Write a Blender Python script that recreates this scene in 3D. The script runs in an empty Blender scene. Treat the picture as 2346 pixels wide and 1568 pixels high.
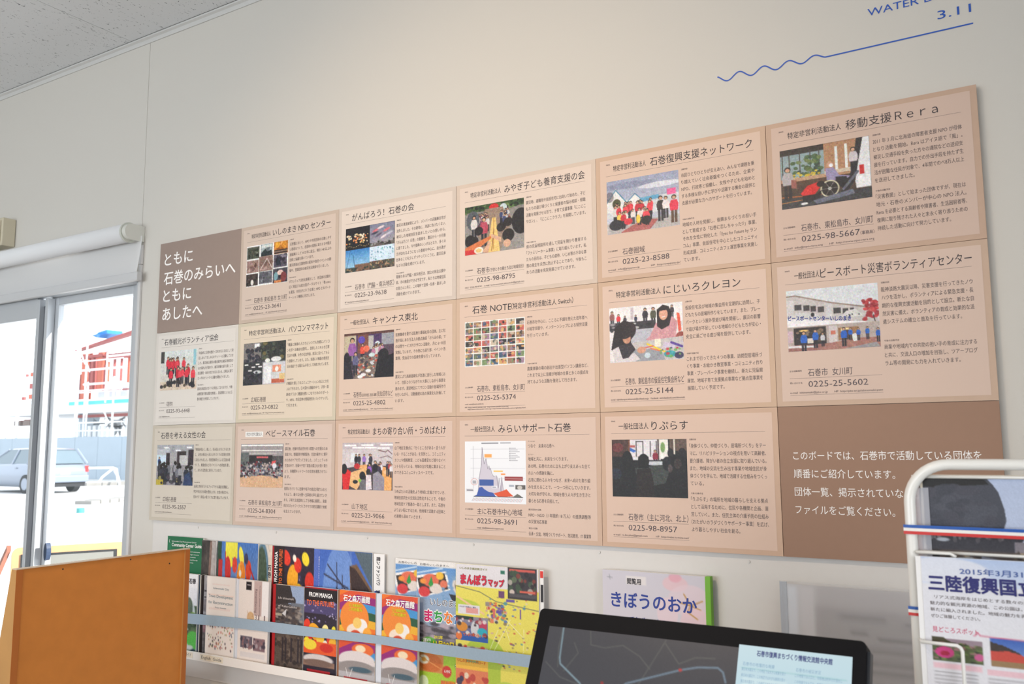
import bpy, bmesh, math, random
import numpy as np
from mathutils import Vector, Matrix
rnd = random.Random(7)
S = bpy.context.scene
COL = S.collection

# ------------------------------------------------------------------ camera, world, sun, area lights, exposure
cam_d = bpy.data.cameras.new('camera'); cam = bpy.data.objects.new('camera', cam_d); COL.objects.link(cam); S.camera = cam
CAMLOC = Vector((2.6068, -1.9214, 1.33))
yaw, pit, rol = math.radians(-31.608), math.radians(6.878), math.radians(-0.385)
F = Vector((math.sin(yaw)*math.cos(pit), math.cos(yaw)*math.cos(pit), math.sin(pit)))
R0 = Vector((math.cos(yaw), -math.sin(yaw), 0)); U0 = R0.cross(F)
RR = R0*math.cos(rol)+U0*math.sin(rol); UU = U0*math.cos(rol)-R0*math.sin(rol)
M = Matrix((RR, UU, -F)).transposed().to_4x4(); M.translation = CAMLOC; cam.matrix_world = M
cam_d.sensor_fit = 'HORIZONTAL'; cam_d.sensor_width = 36.0; cam_d.lens = 2012.29/2346*36.0
cam_d.clip_start = 0.05; cam_d.clip_end = 300
cam_d.dof.use_dof = True; cam_d.dof.focus_distance = 2.35; cam_d.dof.aperture_fstop = 7.0

W = bpy.data.worlds.new('world'); S.world = W; W.use_nodes = True
wn = W.node_tree; bg = wn.nodes['Background']
bg.inputs['Color'].default_value = (0.86, 0.93, 1.0, 1); bg.inputs['Strength'].default_value = 2.6

def light(name, kind, loc, rot, energy, color, **kw):
    d = bpy.data.lights.new(name, kind); d.energy = energy; d.color = color
    for k, v in kw.items(): setattr(d, k, v)
    o = bpy.data.objects.new(name, d); COL.objects.link(o); o.location = loc
    if isinstance(rot, Vector): o.rotation_euler = rot.to_track_quat('-Z', 'Y').to_euler()
    else: o.rotation_euler = rot
    return o
light('sun', 'SUN', (0, 0, 20), Vector((-0.93, -0.30, -0.46)), 8.0, (1.0, 0.96, 0.9), angle=math.radians(0.6))
# daylight through the shop windows behind the camera, plus an added side fill light
light('daylight_back_window', 'AREA', (-0.5, -5.15, 1.45), Vector((0.0, 1, -0.15)), 35.0, (0.90, 0.95, 1.0), shape='RECTANGLE', size=4.4, size_y=1.7, spread=math.radians(120))
light('cabinet_fill_light', 'AREA', (4.85, -3.2, 1.5), Vector((-0.84, 0.54, -0.12)), 10.5, (0.95, 0.96, 1.0), shape='RECTANGLE', size=2.4, size_y=1.8, spread=math.radians(64))  # added area lamp with a narrow spread, aimed at the orange cabinet
light('daylight_left_door', 'AREA', (-0.98, 0.20, 1.0), Vector((0.1, -1, -0.1)), 6.0, (0.92, 0.96, 1.0), shape='RECTANGLE', size=1.6, size_y=1.7)

vs = S.view_settings
S.display_settings.display_device = 'sRGB'
vs.view_transform = 'Standard'; vs.look = 'None'; vs.exposure = 0.0; vs.gamma = 1.0; vs.use_curve_mapping = False

# ------------------------------------------------------------------ helpers
def lin(c):
    c = np.asarray(c, dtype=float)
    if c.max() > 1.0: c = c/255.0
    return np.where(c <= 0.04045, c/12.92, ((c+0.055)/1.055)**2.4)
MATS = {}
def mat(name, rgb, rough=0.6, metal=0.0, noise=0.0, nscale=40.0, bump=0.0, emit=0.0, coat=0.0, stretch=None, spec=None):
    if name in MATS: return MATS[name]
    m = bpy.data.materials.new(name); m.use_nodes = True; nt = m.node_tree; b = nt.nodes['Principled BSDF']
    c = tuple(float(v) for v in lin(rgb))+(1,)
    b.inputs['Base Color'].default_value = c; b.inputs['Roughness'].default_value = rough; b.inputs['Metallic'].default_value = metal
    if coat: b.inputs['Coat Weight'].default_value = coat
    if spec is not None: b.inputs['Specular IOR Level'].default_value = spec
    if noise or bump:
        tc = nt.nodes.new('ShaderNodeTexCoord'); mp = nt.nodes.new('ShaderNodeMapping'); n = nt.nodes.new('ShaderNodeTexNoise')
        nt.links.new(tc.outputs['Object'], mp.inputs['Vector']); nt.links.new(mp.outputs['Vector'], n.inputs['Vector'])
        if stretch: mp.inputs['Scale'].default_value = stretch
        n.inputs['Scale'].default_value = nscale; n.inputs['Detail'].default_value = 4
        if noise:
            r = nt.nodes.new('ShaderNodeMapRange'); r.inputs['From Min'].default_value = 0.3; r.inputs['From Max'].default_value = 0.7
            r.inputs['To Min'].default_value = 1-noise; r.inputs['To Max'].default_value = 1+noise
            mx = nt.nodes.new('ShaderNodeVectorMath'); mx.operation = 'SCALE'; mx.inputs[0].default_value = c[:3]
            nt.links.new(n.outputs['Fac'], r.inputs['Value']); nt.links.new(r.outputs['Result'], mx.inputs['Scale'])
            nt.links.new(mx.outputs['Vector'], b.inputs['Base Color'])
        if bump:
            bp = nt.nodes.new('ShaderNodeBump'); bp.inputs['Strength'].default_value = bump; bp.inputs['Distance'].default_value = 0.001
            nt.links.new(n.outputs['Fac'], bp.inputs['Height']); nt.links.new(bp.outputs['Normal'], b.inputs['Normal'])
    if emit:
        b.inputs['Emission Color'].default_value = c; b.inputs['Emission Strength'].default_value = emit
    MATS[name] = m; return m

def print_material():
    m = bpy.data.materials.new('printed_picture'); m.use_nodes = True; nt = m.node_tree; b = nt.nodes['Principled BSDF']
    a = nt.nodes.new('ShaderNodeAttribute'); a.attribute_name = 'print_colour'
    nt.links.new(a.outputs['Color'], b.inputs['Base Color']); b.inputs['Roughness'].default_value = 0.5
    return m
PRINT = print_material()
def screen_material():
    m = bpy.data.materials.new('lit_screen'); m.use_nodes = True; nt = m.node_tree; b = nt.nodes['Principled BSDF']
    a = nt.nodes.new('ShaderNodeAttribute'); a.attribute_name = 'print_colour'
    nt.links.new(a.outputs['Color'], b.inputs['Emission Color']); b.inputs['Emission Strength'].default_value = 0.85
    b.inputs['Base Color'].default_value = (0.01, 0.01, 0.012, 1); b.inputs['Roughness'].default_value = 0.3
    return m
SCREEN = screen_material()
def sheer(name, rgb, alpha, rough=0.1, frost=False):
    m = bpy.data.materials.new(name); m.use_nodes = True; nt = m.node_tree; nt.nodes.clear()
    out = nt.nodes.new('ShaderNodeOutputMaterial'); mix = nt.nodes.new('ShaderNodeMixShader'); t = nt.nodes.new('ShaderNodeBsdfTransparent')
    t.inputs['Color'].default_value = (1, 1, 1, 1)
    g = nt.nodes.new('ShaderNodeBsdfPrincipled'); g.inputs['Base Color'].default_value = tuple(float(v) for v in lin(rgb))+(1,)
    g.inputs['Roughness'].default_value = rough
    mix.inputs['Fac'].default_value = alpha
    nt.links.new(t.outputs[0], mix.inputs[1]); nt.links.new(g.outputs[0], mix.inputs[2]); nt.links.new(mix.outputs[0], out.inputs['Surface'])
    return m

ORG = {}
def thing(name, label, cat, loc=(0, 0, 0), group=None):
    o = bpy.data.objects.new(name, None); COL.objects.link(o); o.location = loc; ORG[o] = Vector(loc)
    o.empty_display_size = 0.05
    o['label'] = label; o['category'] = cat
    if group: o['group'] = group
    return o
def link(name, me, m, parent=None, label=None):
    org = ORG.get(parent, Vector((0, 0, 0))) if parent else Vector((0, 0, 0))
    if org.length: me.transform(Matrix.Translation(-org))
    if m is not None: me.materials.append(m)
    o = bpy.data.objects.new(name, me); COL.objects.link(o)
    if parent: o.parent = parent; ORG[o] = org
    if label: o['label'] = label
    return o
def obj(name, bm, m, parent=None, label=None, smooth=False):
    me = bpy.data.meshes.new(name); bm.normal_update(); bm.to_mesh(me); bm.free()
    if smooth:
        for p in me.polygons: p.use_smooth = True
    return link(name, me, m, parent, label)
def struct(name, bm, m, label=None, parent=None):
    o = obj(name, bm, m, parent, label)
    if not parent: o['kind'] = 'structure'
    return o
def tag(o, label, cat, group=None):
    o['label'] = label; o['category'] = cat
    if group: o['group'] = group
    return o
NB = bmesh.new
def box(bm, x0, x1, y0, y1, z0, z1, bevel=0.0, xf=None):
    vs_ = [bm.verts.new((x, y, z)) for x in (x0, x1) for y in (y0, y1) for z in (z0, z1)]
    fs = [bm.faces.new([vs_[i] for i in q]) for q in ((0, 1, 3, 2), (4, 6, 7, 5), (0, 4, 5, 1), (2, 3, 7, 6), (0, 2, 6, 4), (1, 5, 7, 3))]
    bmesh.ops.recalc_face_normals(bm, faces=fs)
    if bevel:
        es = list({e for f in fs for e in f.edges})
        r = bmesh.ops.bevel(bm, geom=es, offset=bevel, segments=2, affect='EDGES', profile=0.5)
        vs_ = list({v for f in r['faces'] for v in f.verts} | {v for v in vs_ if v.is_valid})
    if xf is not None: bmesh.ops.transform(bm, matrix=xf, verts=[v for v in vs_ if v.is_valid])
    return bm
def prism(bm, pts, a0, a1, axis='y'):
    """extrude polygon pts (p,q) along axis between a0 and a1"""
    def mk(p, q, a):
        return {'y': (p, a, q), 'x': (a, p, q), 'z': (p, q, a)}[axis]
    A = [bm.verts.new(mk(p, q, a0)) for p, q in pts]; B = [bm.verts.new(mk(p, q, a1)) for p, q in pts]
    fs = [bm.faces.new(A), bm.faces.new(B[::-1])]
    n = len(pts)
    for i in range(n): fs.append(bm.faces.new((A[i], B[i], B[(i+1) % n], A[(i+1) % n])))
    bmesh.ops.recalc_face_normals(bm, faces=fs)
    return bm
def tube(bm, path, r, seg=12, cap=True):
    path = [Vector(p) for p in path]; rings = []
    prev = None
    for i, p in enumerate(path):
        d = ((path[min(i+1, len(path)-1)]-path[i]).normalized()+(path[i]-path[max(i-1, 0)]).normalized())
        d = d.normalized() if d.length > 1e-9 else Vector((0, 0, 1))
        if prev is None:
            a = d.orthogonal().normalized()
        else:
            a = (prev-d*prev.dot(d)).normalized()
        prev = a; b = d.cross(a)
        rings.append([bm.verts.new(p+(a*math.cos(t)+b*math.sin(t))*r) for t in [2*math.pi*k/seg for k in range(seg)]])
    for i in range(len(rings)-1):
        for k in range(seg):
            bm.faces.new((rings[i][k], rings[i][(k+1) % seg], rings[i+1][(k+1) % seg], rings[i+1][k]))
    if cap:
        bm.faces.new(rings[0][::-1]); bm.faces.new(rings[-1])
    return bm
def arc(cx, cz, r, a0, a1, n=8):
    return [(cx+r*math.cos(math.radians(a0+(a1-a0)*i/n)), cz+r*math.sin(math.radians(a0+(a1-a0)*i/n))) for i in range(n+1)]

class Frame:
    """flat surface: O = top left corner, u runs right, v runs down, n comes out of the surface"""
    def __init__(s, O, U=(1, 0, 0), V=(0, 0, -1)):
        s.O = Vector(O); s.U = Vector(U).normalized(); s.V = Vector(V).normalized(); s.N = s.V.cross(s.U).normalized()
    def p(s, u, v, n=0.0): return s.O+s.U*u+s.V*v+s.N*n
def fbox(bm, f, u0, u1, v0, v1, n0, n1):
    P = [f.p(u, v, n) for u in (u0, u1) for v in (v0, v1) for n in (n0, n1)]
    vs_ = [bm.verts.new(p) for p in P]
    fs = [bm.faces.new([vs_[i] for i in q]) for q in ((0, 1, 3, 2), (4, 6, 7, 5), (0, 4, 5, 1), (2, 3, 7, 6), (0, 2, 6, 4), (1, 5, 7, 3))]
    bmesh.ops.recalc_face_normals(bm, faces=fs); return bm
def fpoly(bm, f, pts, n): bm.faces.new([bm.verts.new(f.p(u, v, n)) for u, v in pts]); return bm

# ---- lettering
_c = bpy.data.curves.new('lettering', 'FONT'); _o = bpy.data.objects.new('lettering_source', _c)
COL.objects.link(_o)
def raw_text(s, res=1, bold=0.0):
    _c.body = s; _c.resolution_u = res; _c.offset = bold; _c.size = 1.0
    dg = bpy.context.evaluated_depsgraph_get(); dg.update()
    me = bpy.data.meshes.new_from_object(_o.evaluated_get(dg))
    n = len(me.vertices); co = np.zeros(n*3); me.vertices.foreach_get('co', co); co = co.reshape(-1, 3)[:, :2]
    faces = [tuple(p.vertices) for p in me.polygons]; bpy.data.meshes.remove(me)
    return co, faces
_ref, _ = raw_text('国'); REFH = float(_ref[:, 1].max()-_ref[:, 1].min()); REFB = float(_ref[:, 1].min()); REFW = float(_ref[:, 0].max()-_ref[:, 0].min())
class Letters:
    """collects lines of lettering on a frame into one mesh; h = height of a full kanji, base = v of its foot"""
    def __init__(s, f, n=0.0005): s.f = f; s.n = n; s.co = []; s.fa = []
    def add(s, text, u, base, h, width=None, right=None, res=3, bold=0.0, italic=0.0, rot=0.0, squeeze=1.0, slope=0.0):
        if not text.strip(): return s
        co, fa = raw_text(text, res)
        if not len(co): return s
        if bold >= 0.02:
            n0 = len(co); base_co, base_fa = co, fa; sh = bold*0.55; offs = [(0, 0), (sh, 0), (-sh, 0), (0, sh), (0, -sh), (sh*.7, sh*.7), (-sh*.7, -sh*.7), (sh*.7, -sh*.7), (-sh*.7, sh*.7)]
            layers = len(offs); co = np.concatenate([base_co+np.array(q) for q in offs]); fa = [tuple(i+n0*j for i in f) for j in range(len(offs)) for f in base_fa]
        lay = np.zeros(len(co))
        if bold >= 0.02: lay = np.repeat(np.arange(layers), n0)*2.2e-5
        k = h/REFH; x = (co[:, 0])*k; y = (co[:, 1]-REFB)*k
        if width:
            x0, x1 = x.min(), x.max(); x = (x-x0)*(width/(x1-x0))
        else: x = x*squeeze
        x = x+y*italic
        if right is not None: x = x-x.max()+right-u
        if rot:
            c_, s_ = math.cos(rot), math.sin(rot); x, y = x*c_-y*s_, x*s_+y*c_
        off = sum(len(c) for c in s.co)
        O, U, V, N = (np.array(t) for t in (s.f.O, s.f.U, s.f.V, s.f.N))
        P = O+np.outer(u+x, U)+np.outer(base-y+slope*x, V)+N*s.n+np.outer(lay, N)
        s.co.append(P); s.fa += [tuple(i+off for i in f) for f in fa]; return s
    def build(s, name, m, parent, label=None):
        if not s.co: return None
        me = bpy.data.meshes.new(name); me.from_pydata([tuple(p) for p in np.concatenate(s.co)], [], s.fa); me.update()
        o = link(name, me, m, parent, label); o['kind'] = 'stuff'; return o

# ---- printed pictures: painted procedurally, stored as ink colour on a fine mesh
class Pic:
    def __init__(s, w, h, c0=(200, 200, 200), c1=None):
        s.w, s.h = w, h; s.Y, s.X = np.mgrid[0:h, 0:w]; s.X = s.X/(w-1); s.Y = s.Y/(h-1)
        t = s.Y[..., None]; c0 = np.array(c0, float); c1 = np.array(c1 if c1 is not None else c0, float)
        s.a = c0*(1-t)+c1*t; s.rs = np.random.RandomState(w*7+h)
    def put(s, m, c, al=1.0):
        m = np.clip(m, 0, 1)[..., None]*al; s.a = s.a*(1-m)+np.array(c, float)*m; return s
    def soft(s, d): return np.clip(0.5-d*s.w, 0, 1)
    def rect(s, x0, y0, x1, y1, c, c1=None, al=1.0):
        asp = s.h/s.w
        d = np.maximum(np.maximum(x0-s.X, s.X-x1), np.maximum(y0-s.Y, s.Y-y1)*asp)
        if c1 is not None:
            t = np.clip((s.Y-y0)/max(1e-6, y1-y0), 0, 1)[..., None]; col = np.array(c, float)*(1-t)+np.array(c1, float)*t
            m = s.soft(d)[..., None]*al; s.a = s.a*(1-m)+col*m; return s
        return s.put(s.soft(d), c, al)
    def ell(s, x, y, rx, ry, c, al=1.0, ang=0.0):
        dx, dy = s.X-x, s.Y-y
        if ang:
            k = s.h/s.w; dy = dy*k; ca, sa = math.cos(ang), math.sin(ang); dx, dy = dx*ca+dy*sa, (-dx*sa+dy*ca); ry = ry*k
        d = (np.sqrt((dx/rx)**2+(dy/ry)**2)-1)*min(rx, ry); return s.put(s.soft(d), c, al)
    def poly(s, pts, c, al=1.0):
        m = np.zeros_like(s.X); ss = 0
        for ox, oy in ((-.25, -.25), (.25, -.25), (-.25, .25), (.25, .25)):
            X = s.X+ox/s.w; Y = s.Y+oy/s.h; ins = np.zeros(X.shape, bool); n = len(pts)
            for i in range(n):
                x0, y0 = pts[i]; x1, y1 = pts[(i+1) % n]
                if y0 == y1: continue
                cr = ((y0 > Y) != (y1 > Y)) & (X < (x1-x0)*(Y-y0)/(y1-y0)+x0); ins ^= cr
            m += ins; ss += 1
        return s.put(m/ss, c, al)
    def line(s, pts, wd, c, al=1.0):
        k = s.h/s.w; best = np.full(s.X.shape, 9.0)
        for (x0, y0), (x1, y1) in zip(pts[:-1], pts[1:]):
            dx, dy = x1-x0, (y1-y0)*k; L = dx*dx+dy*dy+1e-12
            t = np.clip(((s.X-x0)*dx+(s.Y-y0)*k*dy)/L, 0, 1)
            best = np.minimum(best, np.hypot(s.X-x0-t*dx, (s.Y-y0)*k-t*dy))
        return s.put(s.soft(best-wd/2), c, al)
    def noise(s, amt, cell=3, box_=None, grey=True):
        gh, gw = s.h//cell+2, s.w//cell+2
        n = s.rs.randn(gh, gw, 1 if grey else 3); n = np.kron(n, np.ones((cell, cell, 1)))[:s.h, :s.w]*amt
        if box_:
            x0, y0, x1, y1 = box_; m = ((s.X >= x0) & (s.X <= x1) & (s.Y >= y0) & (s.Y <= y1))[..., None]; n = n*m
        s.a = s.a+n; return s
    def scatter(s, n, x0, y0, x1, y1, rx, ry, cols):
        for i in range(n):
            c = cols[s.rs.randint(len(cols))]; k = .6+.8*s.rs.rand()
            s.ell(x0+(x1-x0)*s.rs.rand(), y0+(y1-y0)*s.rs.rand(), rx*k, ry*k, c, .9)
        return s
    def person(s, x, y, h, shirt, pants=(35, 35, 45), skin=(205, 160, 130), hair=(30, 24, 22), back=False):
        k = s.w/s.h; w = h*.15/k
        s.rect(x-w*.75, y+h*.5, x-w*.1, y+h, pants); s.rect(x+w*.1, y+h*.5, x+w*.75, y+h, pants)
        s.poly([(x-w*.7, y+h*.17), (x+w*.7, y+h*.17), (x+w*1.15, y+h*.33), (x+w*.95, y+h*.56), (x-w*.95, y+h*.56), (x-w*1.15, y+h*.33)], shirt)
        s.ell(x, y+h*.075, w*.62, h*.085, hair)
        if not back: s.ell(x, y+h*.095, w*.45, h*.06, skin)
        return s
    def crowd(s, n, x0, x1, y0, y1, h, cols, pants=(35, 35, 45), back=False):
        P = sorted([(y0+(y1-y0)*s.rs.rand(), x0+(x1-x0)*s.rs.rand()) for _ in range(n)])
        for y, x in P: s.person(x, y, h*(.85+.3*s.rs.rand()), cols[s.rs.randint(len(cols))], pants, back=back)
        return s
    def sub(s, x0, y0, x1, y1, p):
        """paste another picture"""
        ix = np.clip(((s.X-x0)/(x1-x0)*(p.w-1)).round().astype(int), 0, p.w-1); iy = np.clip(((s.Y-y0)/(y1-y0)*(p.h-1)).round().astype(int), 0, p.h-1)
        m = ((s.X >= x0) & (s.X <= x1) & (s.Y >= y0) & (s.Y <= y1))[..., None]; s.a = np.where(m, p.a[iy, ix], s.a); return s
def picture(name, pic, f, u0, u1, v0, v1, parent, n=0.0004, label=None, m=None, gain=1.0):
    h, w = pic.h, pic.w
    us = np.linspace(u0, u1, w); vv = np.linspace(v0, v1, h); UU_, VV_ = np.meshgrid(us, vv)
    O, U, V, N = (np.array(t) for t in (f.O, f.U, f.V, f.N))
    org = np.array(ORG.get(parent, Vector((0, 0, 0))))
    P = (O-org+N*n)[None, :]+UU_.reshape(-1, 1)*U+VV_.reshape(-1, 1)*V
    me = bpy.data.meshes.new(name)
    i = np.arange(h*w).reshape(h, w); q = np.stack([i[:-1, :-1], i[1:, :-1], i[1:, 1:], i[:-1, 1:]], -1).reshape(-1, 4)
    me.vertices.add(h*w); me.vertices.foreach_set('co', P.ravel().astype(np.float32))
    me.loops.add(q.size); me.loops.foreach_set('vertex_index', q.ravel().astype(np.int32))
    me.polygons.add(len(q)); me.polygons.foreach_set('loop_start', np.arange(0, q.size, 4, dtype=np.int32))
    try: me.polygons.foreach_set('loop_total', np.full(len(q), 4, dtype=np.int32))
    except Exception: pass
    me.update(calc_edges=True)
    at = me.attributes.new('print_colour', 'FLOAT_COLOR', 'POINT')
    c = lin(np.clip(pic.a, 0, 255)/255.0*0.999999).reshape(-1, 3)*gain
    at.data.foreach_set('color', np.concatenate([c, np.ones((len(c), 1))], 1).ravel().astype(np.float32))
    me.materials.append(m or PRINT)
    o = bpy.data.objects.new(name, me); COL.objects.link(o)
    if parent: o.parent = parent; ORG[o] = ORG.get(parent, Vector((0, 0, 0)))
    if label: o['label'] = label
    return o

# ------------------------------------------------------------------ materials
WALL = mat('wall_cloth_white', (208, 204, 196), 0.85, noise=0.012, nscale=900, bump=0.12)
WHITE = mat('white_paint', (240, 240, 238), 0.5)
BACKW = mat('white_backing_board', (216, 213, 209), 0.45, noise=0.008, nscale=60)
ALU = mat('silver_aluminium', (196, 200, 204), 0.42, 0.25)
ALUD = mat('shaded_channel_grey', (92, 98, 106), 0.7)  # aluminium darkened in colour for the shade inside the pull channel
INK = mat('dark_grey_ink', (52, 48, 54), 0.6)
INKS = mat('soft_grey_ink', (98, 88, 88), 0.6)
BLUE = mat('blue_cut_vinyl', (34, 84, 178), 0.5)
WHITEINK = mat('white_ink', (250, 247, 244), 0.6)
BLACK = mat('black_plastic', (20, 20, 24), 0.35)
FLOORM = mat('grey_floor_sheet', (150, 142, 132), 0.5, noise=0.05, nscale=30)
ROADM = mat('pale_asphalt', (188, 188, 188), 0.9, noise=0.12, nscale=3)
WOOD = mat('orange_brown_board', (200, 126, 56), 0.55, noise=0.045, nscale=26, bump=0.1, spec=0.3)
WOODE = mat('pale_board_edge', (206, 184, 158), 0.6, noise=0.05, nscale=60)
WOODS = mat('ochre_side_board', (188, 138, 78), 0.6, noise=0.05, nscale=14)
def ceiling_material():
    m = bpy.data.materials.new('rockwool_ceiling_tile'); m.use_nodes = True; nt = m.node_tree; b = nt.nodes['Principled BSDF']
    tc = nt.nodes.new('ShaderNodeTexCoord')
    def flecks(sc, s, th, w=0.06):
        mp = nt.nodes.new('ShaderNodeMapping'); mp.inputs['Scale'].default_value = sc; nt.links.new(tc.outputs['Object'], mp.inputs['Vector'])
        v = nt.nodes.new('ShaderNodeTexVoronoi'); v.inputs['Scale'].default_value = s
        n = nt.nodes.new('ShaderNodeTexNoise'); n.inputs['Scale'].default_value = 45; n.inputs['Detail'].default_value = 3
        mx = nt.nodes.new('ShaderNodeMix'); mx.data_type = 'VECTOR'; mx.inputs[0].default_value = w
        nt.links.new(mp.outputs['Vector'], mx.inputs[4]); nt.links.new(mp.outputs['Vector'], n.inputs['Vector']); nt.links.new(n.outputs['Color'], mx.inputs[5])
        nt.links.new(mx.outputs[1], v.inputs['Vector'])
        r = nt.nodes.new('ShaderNodeMapRange'); r.inputs['From Min'].default_value = th*0.55; r.inputs['From Max'].default_value = th; r.clamp = True
        r.inputs['To Min'].default_value = 1; r.inputs['To Max'].default_value = 0
        nt.links.new(v.outputs['Distance'], r.inputs['Value'])
        n2 = nt.nodes.new('ShaderNodeTexWhiteNoise'); nt.links.new(v.outputs['Position'], n2.inputs['Vector'])
        g = nt.nodes.new('ShaderNodeMath'); g.operation = 'LESS_THAN'; g.inputs[1].default_value = 0.8; nt.links.new(n2.outputs['Value'], g.inputs[0])
        mu = nt.nodes.new('ShaderNodeMath'); mu.operation = 'MULTIPLY'; nt.links.new(r.outputs['Result'], mu.inputs[0]); nt.links.new(g.outputs[0], mu.inputs[1])
        return mu.outputs[0]
    a = flecks((1.0, 0.36, 1), 78, 0.21, 0.07); c = flecks((1, 1, 1), 95, 0.12, 0.02)
    mxm = nt.nodes.new('ShaderNodeMath'); mxm.operation = 'MAXIMUM'; nt.links.new(a, mxm.inputs[0]); nt.links.new(c, mxm.inputs[1])
    cr = nt.nodes.new('ShaderNodeMix'); cr.data_type = 'RGBA'
    cr.inputs[6].default_value = tuple(lin((226, 228, 230)))+(1,); cr.inputs[7].default_value = tuple(lin((120, 122, 126)))+(1,)
    nt.links.new(mxm.outputs[0], cr.inputs[0]); nt.links.new(cr.outputs[2], b.inputs['Base Color']); b.inputs['Roughness'].default_value = 0.9
    bp = nt.nodes.new('ShaderNodeBump'); bp.inputs['Strength'].default_value = 0.6; bp.inputs['Distance'].default_value = 0.001; bp.invert = True
    nt.links.new(mxm.outputs[0], bp.inputs['Height']); nt.links.new(bp.outputs['Normal'], b.inputs['Normal'])
    return m
CEILM = ceiling_material()

Z0 = 2.04            # top edge of the notice panels
CZ = 2.84            # ceiling height
XL, XR, YB = -3.2, 5.0, -5.4

# ------------------------------------------------------------------ room shell
bm = NB(); box(bm, XL-0.1, XR+0.1, YB-0.1, 0.12, -0.12, 0.0); struct('floor', bm, FLOORM, 'grey sheet floor of the information room')
fl = bpy.data.objects['floor']
bm = NB(); box(bm, XL-0.1, XR+0.1, YB-0.1, 0.12, CZ+0.012, CZ+0.12); ceil = struct('ceiling', bm, mat('ceiling_backing', (120, 122, 124), 0.9), 'white flecked mineral tile ceiling')
# tiles 0.91 x 1.82, butt jointed with a fine groove
bm0 = NB(); box(bm0, 0.0012, 0.9088, 0.0012, 1.8188, 0, 0.011)
tile_me = bpy.data.meshes.new('ceiling_tile'); bm0.to_mesh(tile_me); bm0.free(); tile_me.materials.append(CEILM)
for i in range(-4, 6):
    for j in range(3):
        x0 = -0.219+0.91*i; y0 = -0.012-1.82*(j+1)
        if x0 > XR or x0+0.91 < XL-0.7 or y0 < YB-1.9: continue
        t = bpy.data.objects.new('ceiling_tile', tile_me); COL.objects.link(t); t.location = (x0, y0, CZ); t.parent = ceil
bm = NB()
prism(bm, [(0.0, CZ-0.002), (0.0, CZ-0.026), (-0.004, CZ-0.026), (-0.006, CZ-0.012), (-0.014, CZ-0.008), (-0.014, CZ-0.002)], XL, XR, 'x')
struct('trim_1', bm, mat('cove_trim_grey', (204, 203, 200), 0.6), 'thin white cove trim between wall and ceiling')
# front wall: a left length around the glass door, a fine joint at x=-0.125, then the long right length
WX0, WX1, WZ1 = -2.02, -0.125, 1.955     # door opening
bm = NB()
box(bm, XL, -0.1262, 0, 0.1, WZ1, CZ+0.01); box(bm, XL, WX0, 0, 0.1, 0, WZ1)
box(bm, -0.1238, XR, 0, 0.1, 0, CZ+0.01); box(bm, -0.128, -0.122, 0.0016, 0.1, WZ1+0.0, CZ+0.01)
struct('wall_front', bm, WALL, 'long off-white wall carrying the notice panels')
bm = NB(); box(bm, XL-0.1, XL, YB, 0.1, 0, CZ+0.01); struct('wall_left', bm, WALL, 'off-white side wall out of view to the left')
bm = NB(); box(bm, XR, XR+0.1, YB, 0.1, 0, 0.6); box(bm, XR, XR+0.1, YB, 0.1, 2.4, CZ+0.01)
box(bm, XR, XR+0.1, -2.0, 0.1, 0.6, 2.4); box(bm, XR, XR+0.1, YB, -4.4, 0.6, 2.4); struct('wall_right', bm, WALL, 'off-white side wall with a window, out of view to the right')
bm = NB(); box(bm, XL, XR, YB-0.1, YB, 0, 0.6); box(bm, XL, XR, YB-0.1, YB, 2.5, CZ+0.01)
box(bm, XL, -2.9, YB-0.1, YB, 0.6, 2.5); box(bm, 1.9, XR, YB-0.1, YB, 0.6, 2.5); struct('wall_back', bm, WALL, 'wall with wide shop windows behind the camera')
bm = NB(); box(bm, XL, WX0, -0.008, 0, 0, 0.06); box(bm, -0.1, XR, -0.008, 0, 0, 0.06); struct('baseboard_front', bm, mat('baseboard_grey', (120, 112, 104), 0.6), 'grey skirting along the panel wall')

# warm ceiling downlights (outside the frame)
def downlight(x, y, energy, aim, size=115):
    t = thing('downlight', 'round white recessed ceiling downlight with a warm lamp, out of view above', 'ceiling light', (x, y, CZ))
    bm = NB(); P = arc(0, 0, 1, 0, 360, 24)[:-1]
    ring = [[bm.verts.new((x+a*r, y+b*r, CZ-z)) for a, b in P] for r, z in ((0.075, 0.0), (0.075, 0.006), (0.06, 0.008), (0.055, -0.004))]
    for k in range(3):
        for i in range(24): bm.faces.new((ring[k][i], ring[k][(i+1) % 24], ring[k+1][(i+1) % 24], ring[k+1][i]))
    obj('trim_ring', bm, WHITE, t)
    bm = NB(); bm.faces.new([bm.verts.new((x+a*0.055, y+b*0.055, CZ-0.001)) for a, b in P]); obj('lamp_lens', bm, mat('warm_lamp', (255, 214, 160), 0.5, emit=6.0), t)
    light('downlight_lamp', 'SPOT', (x, y, CZ-0.015), Vector(aim)-Vector((x, y, CZ)), energy, (1.0, 0.74, 0.50), spot_size=math.radians(size), spot_blend=1.0, shadow_soft_size=0.05)
downlight(1.40, -2.0, 118, (1.32, 0.0, 1.45), 80)

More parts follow.
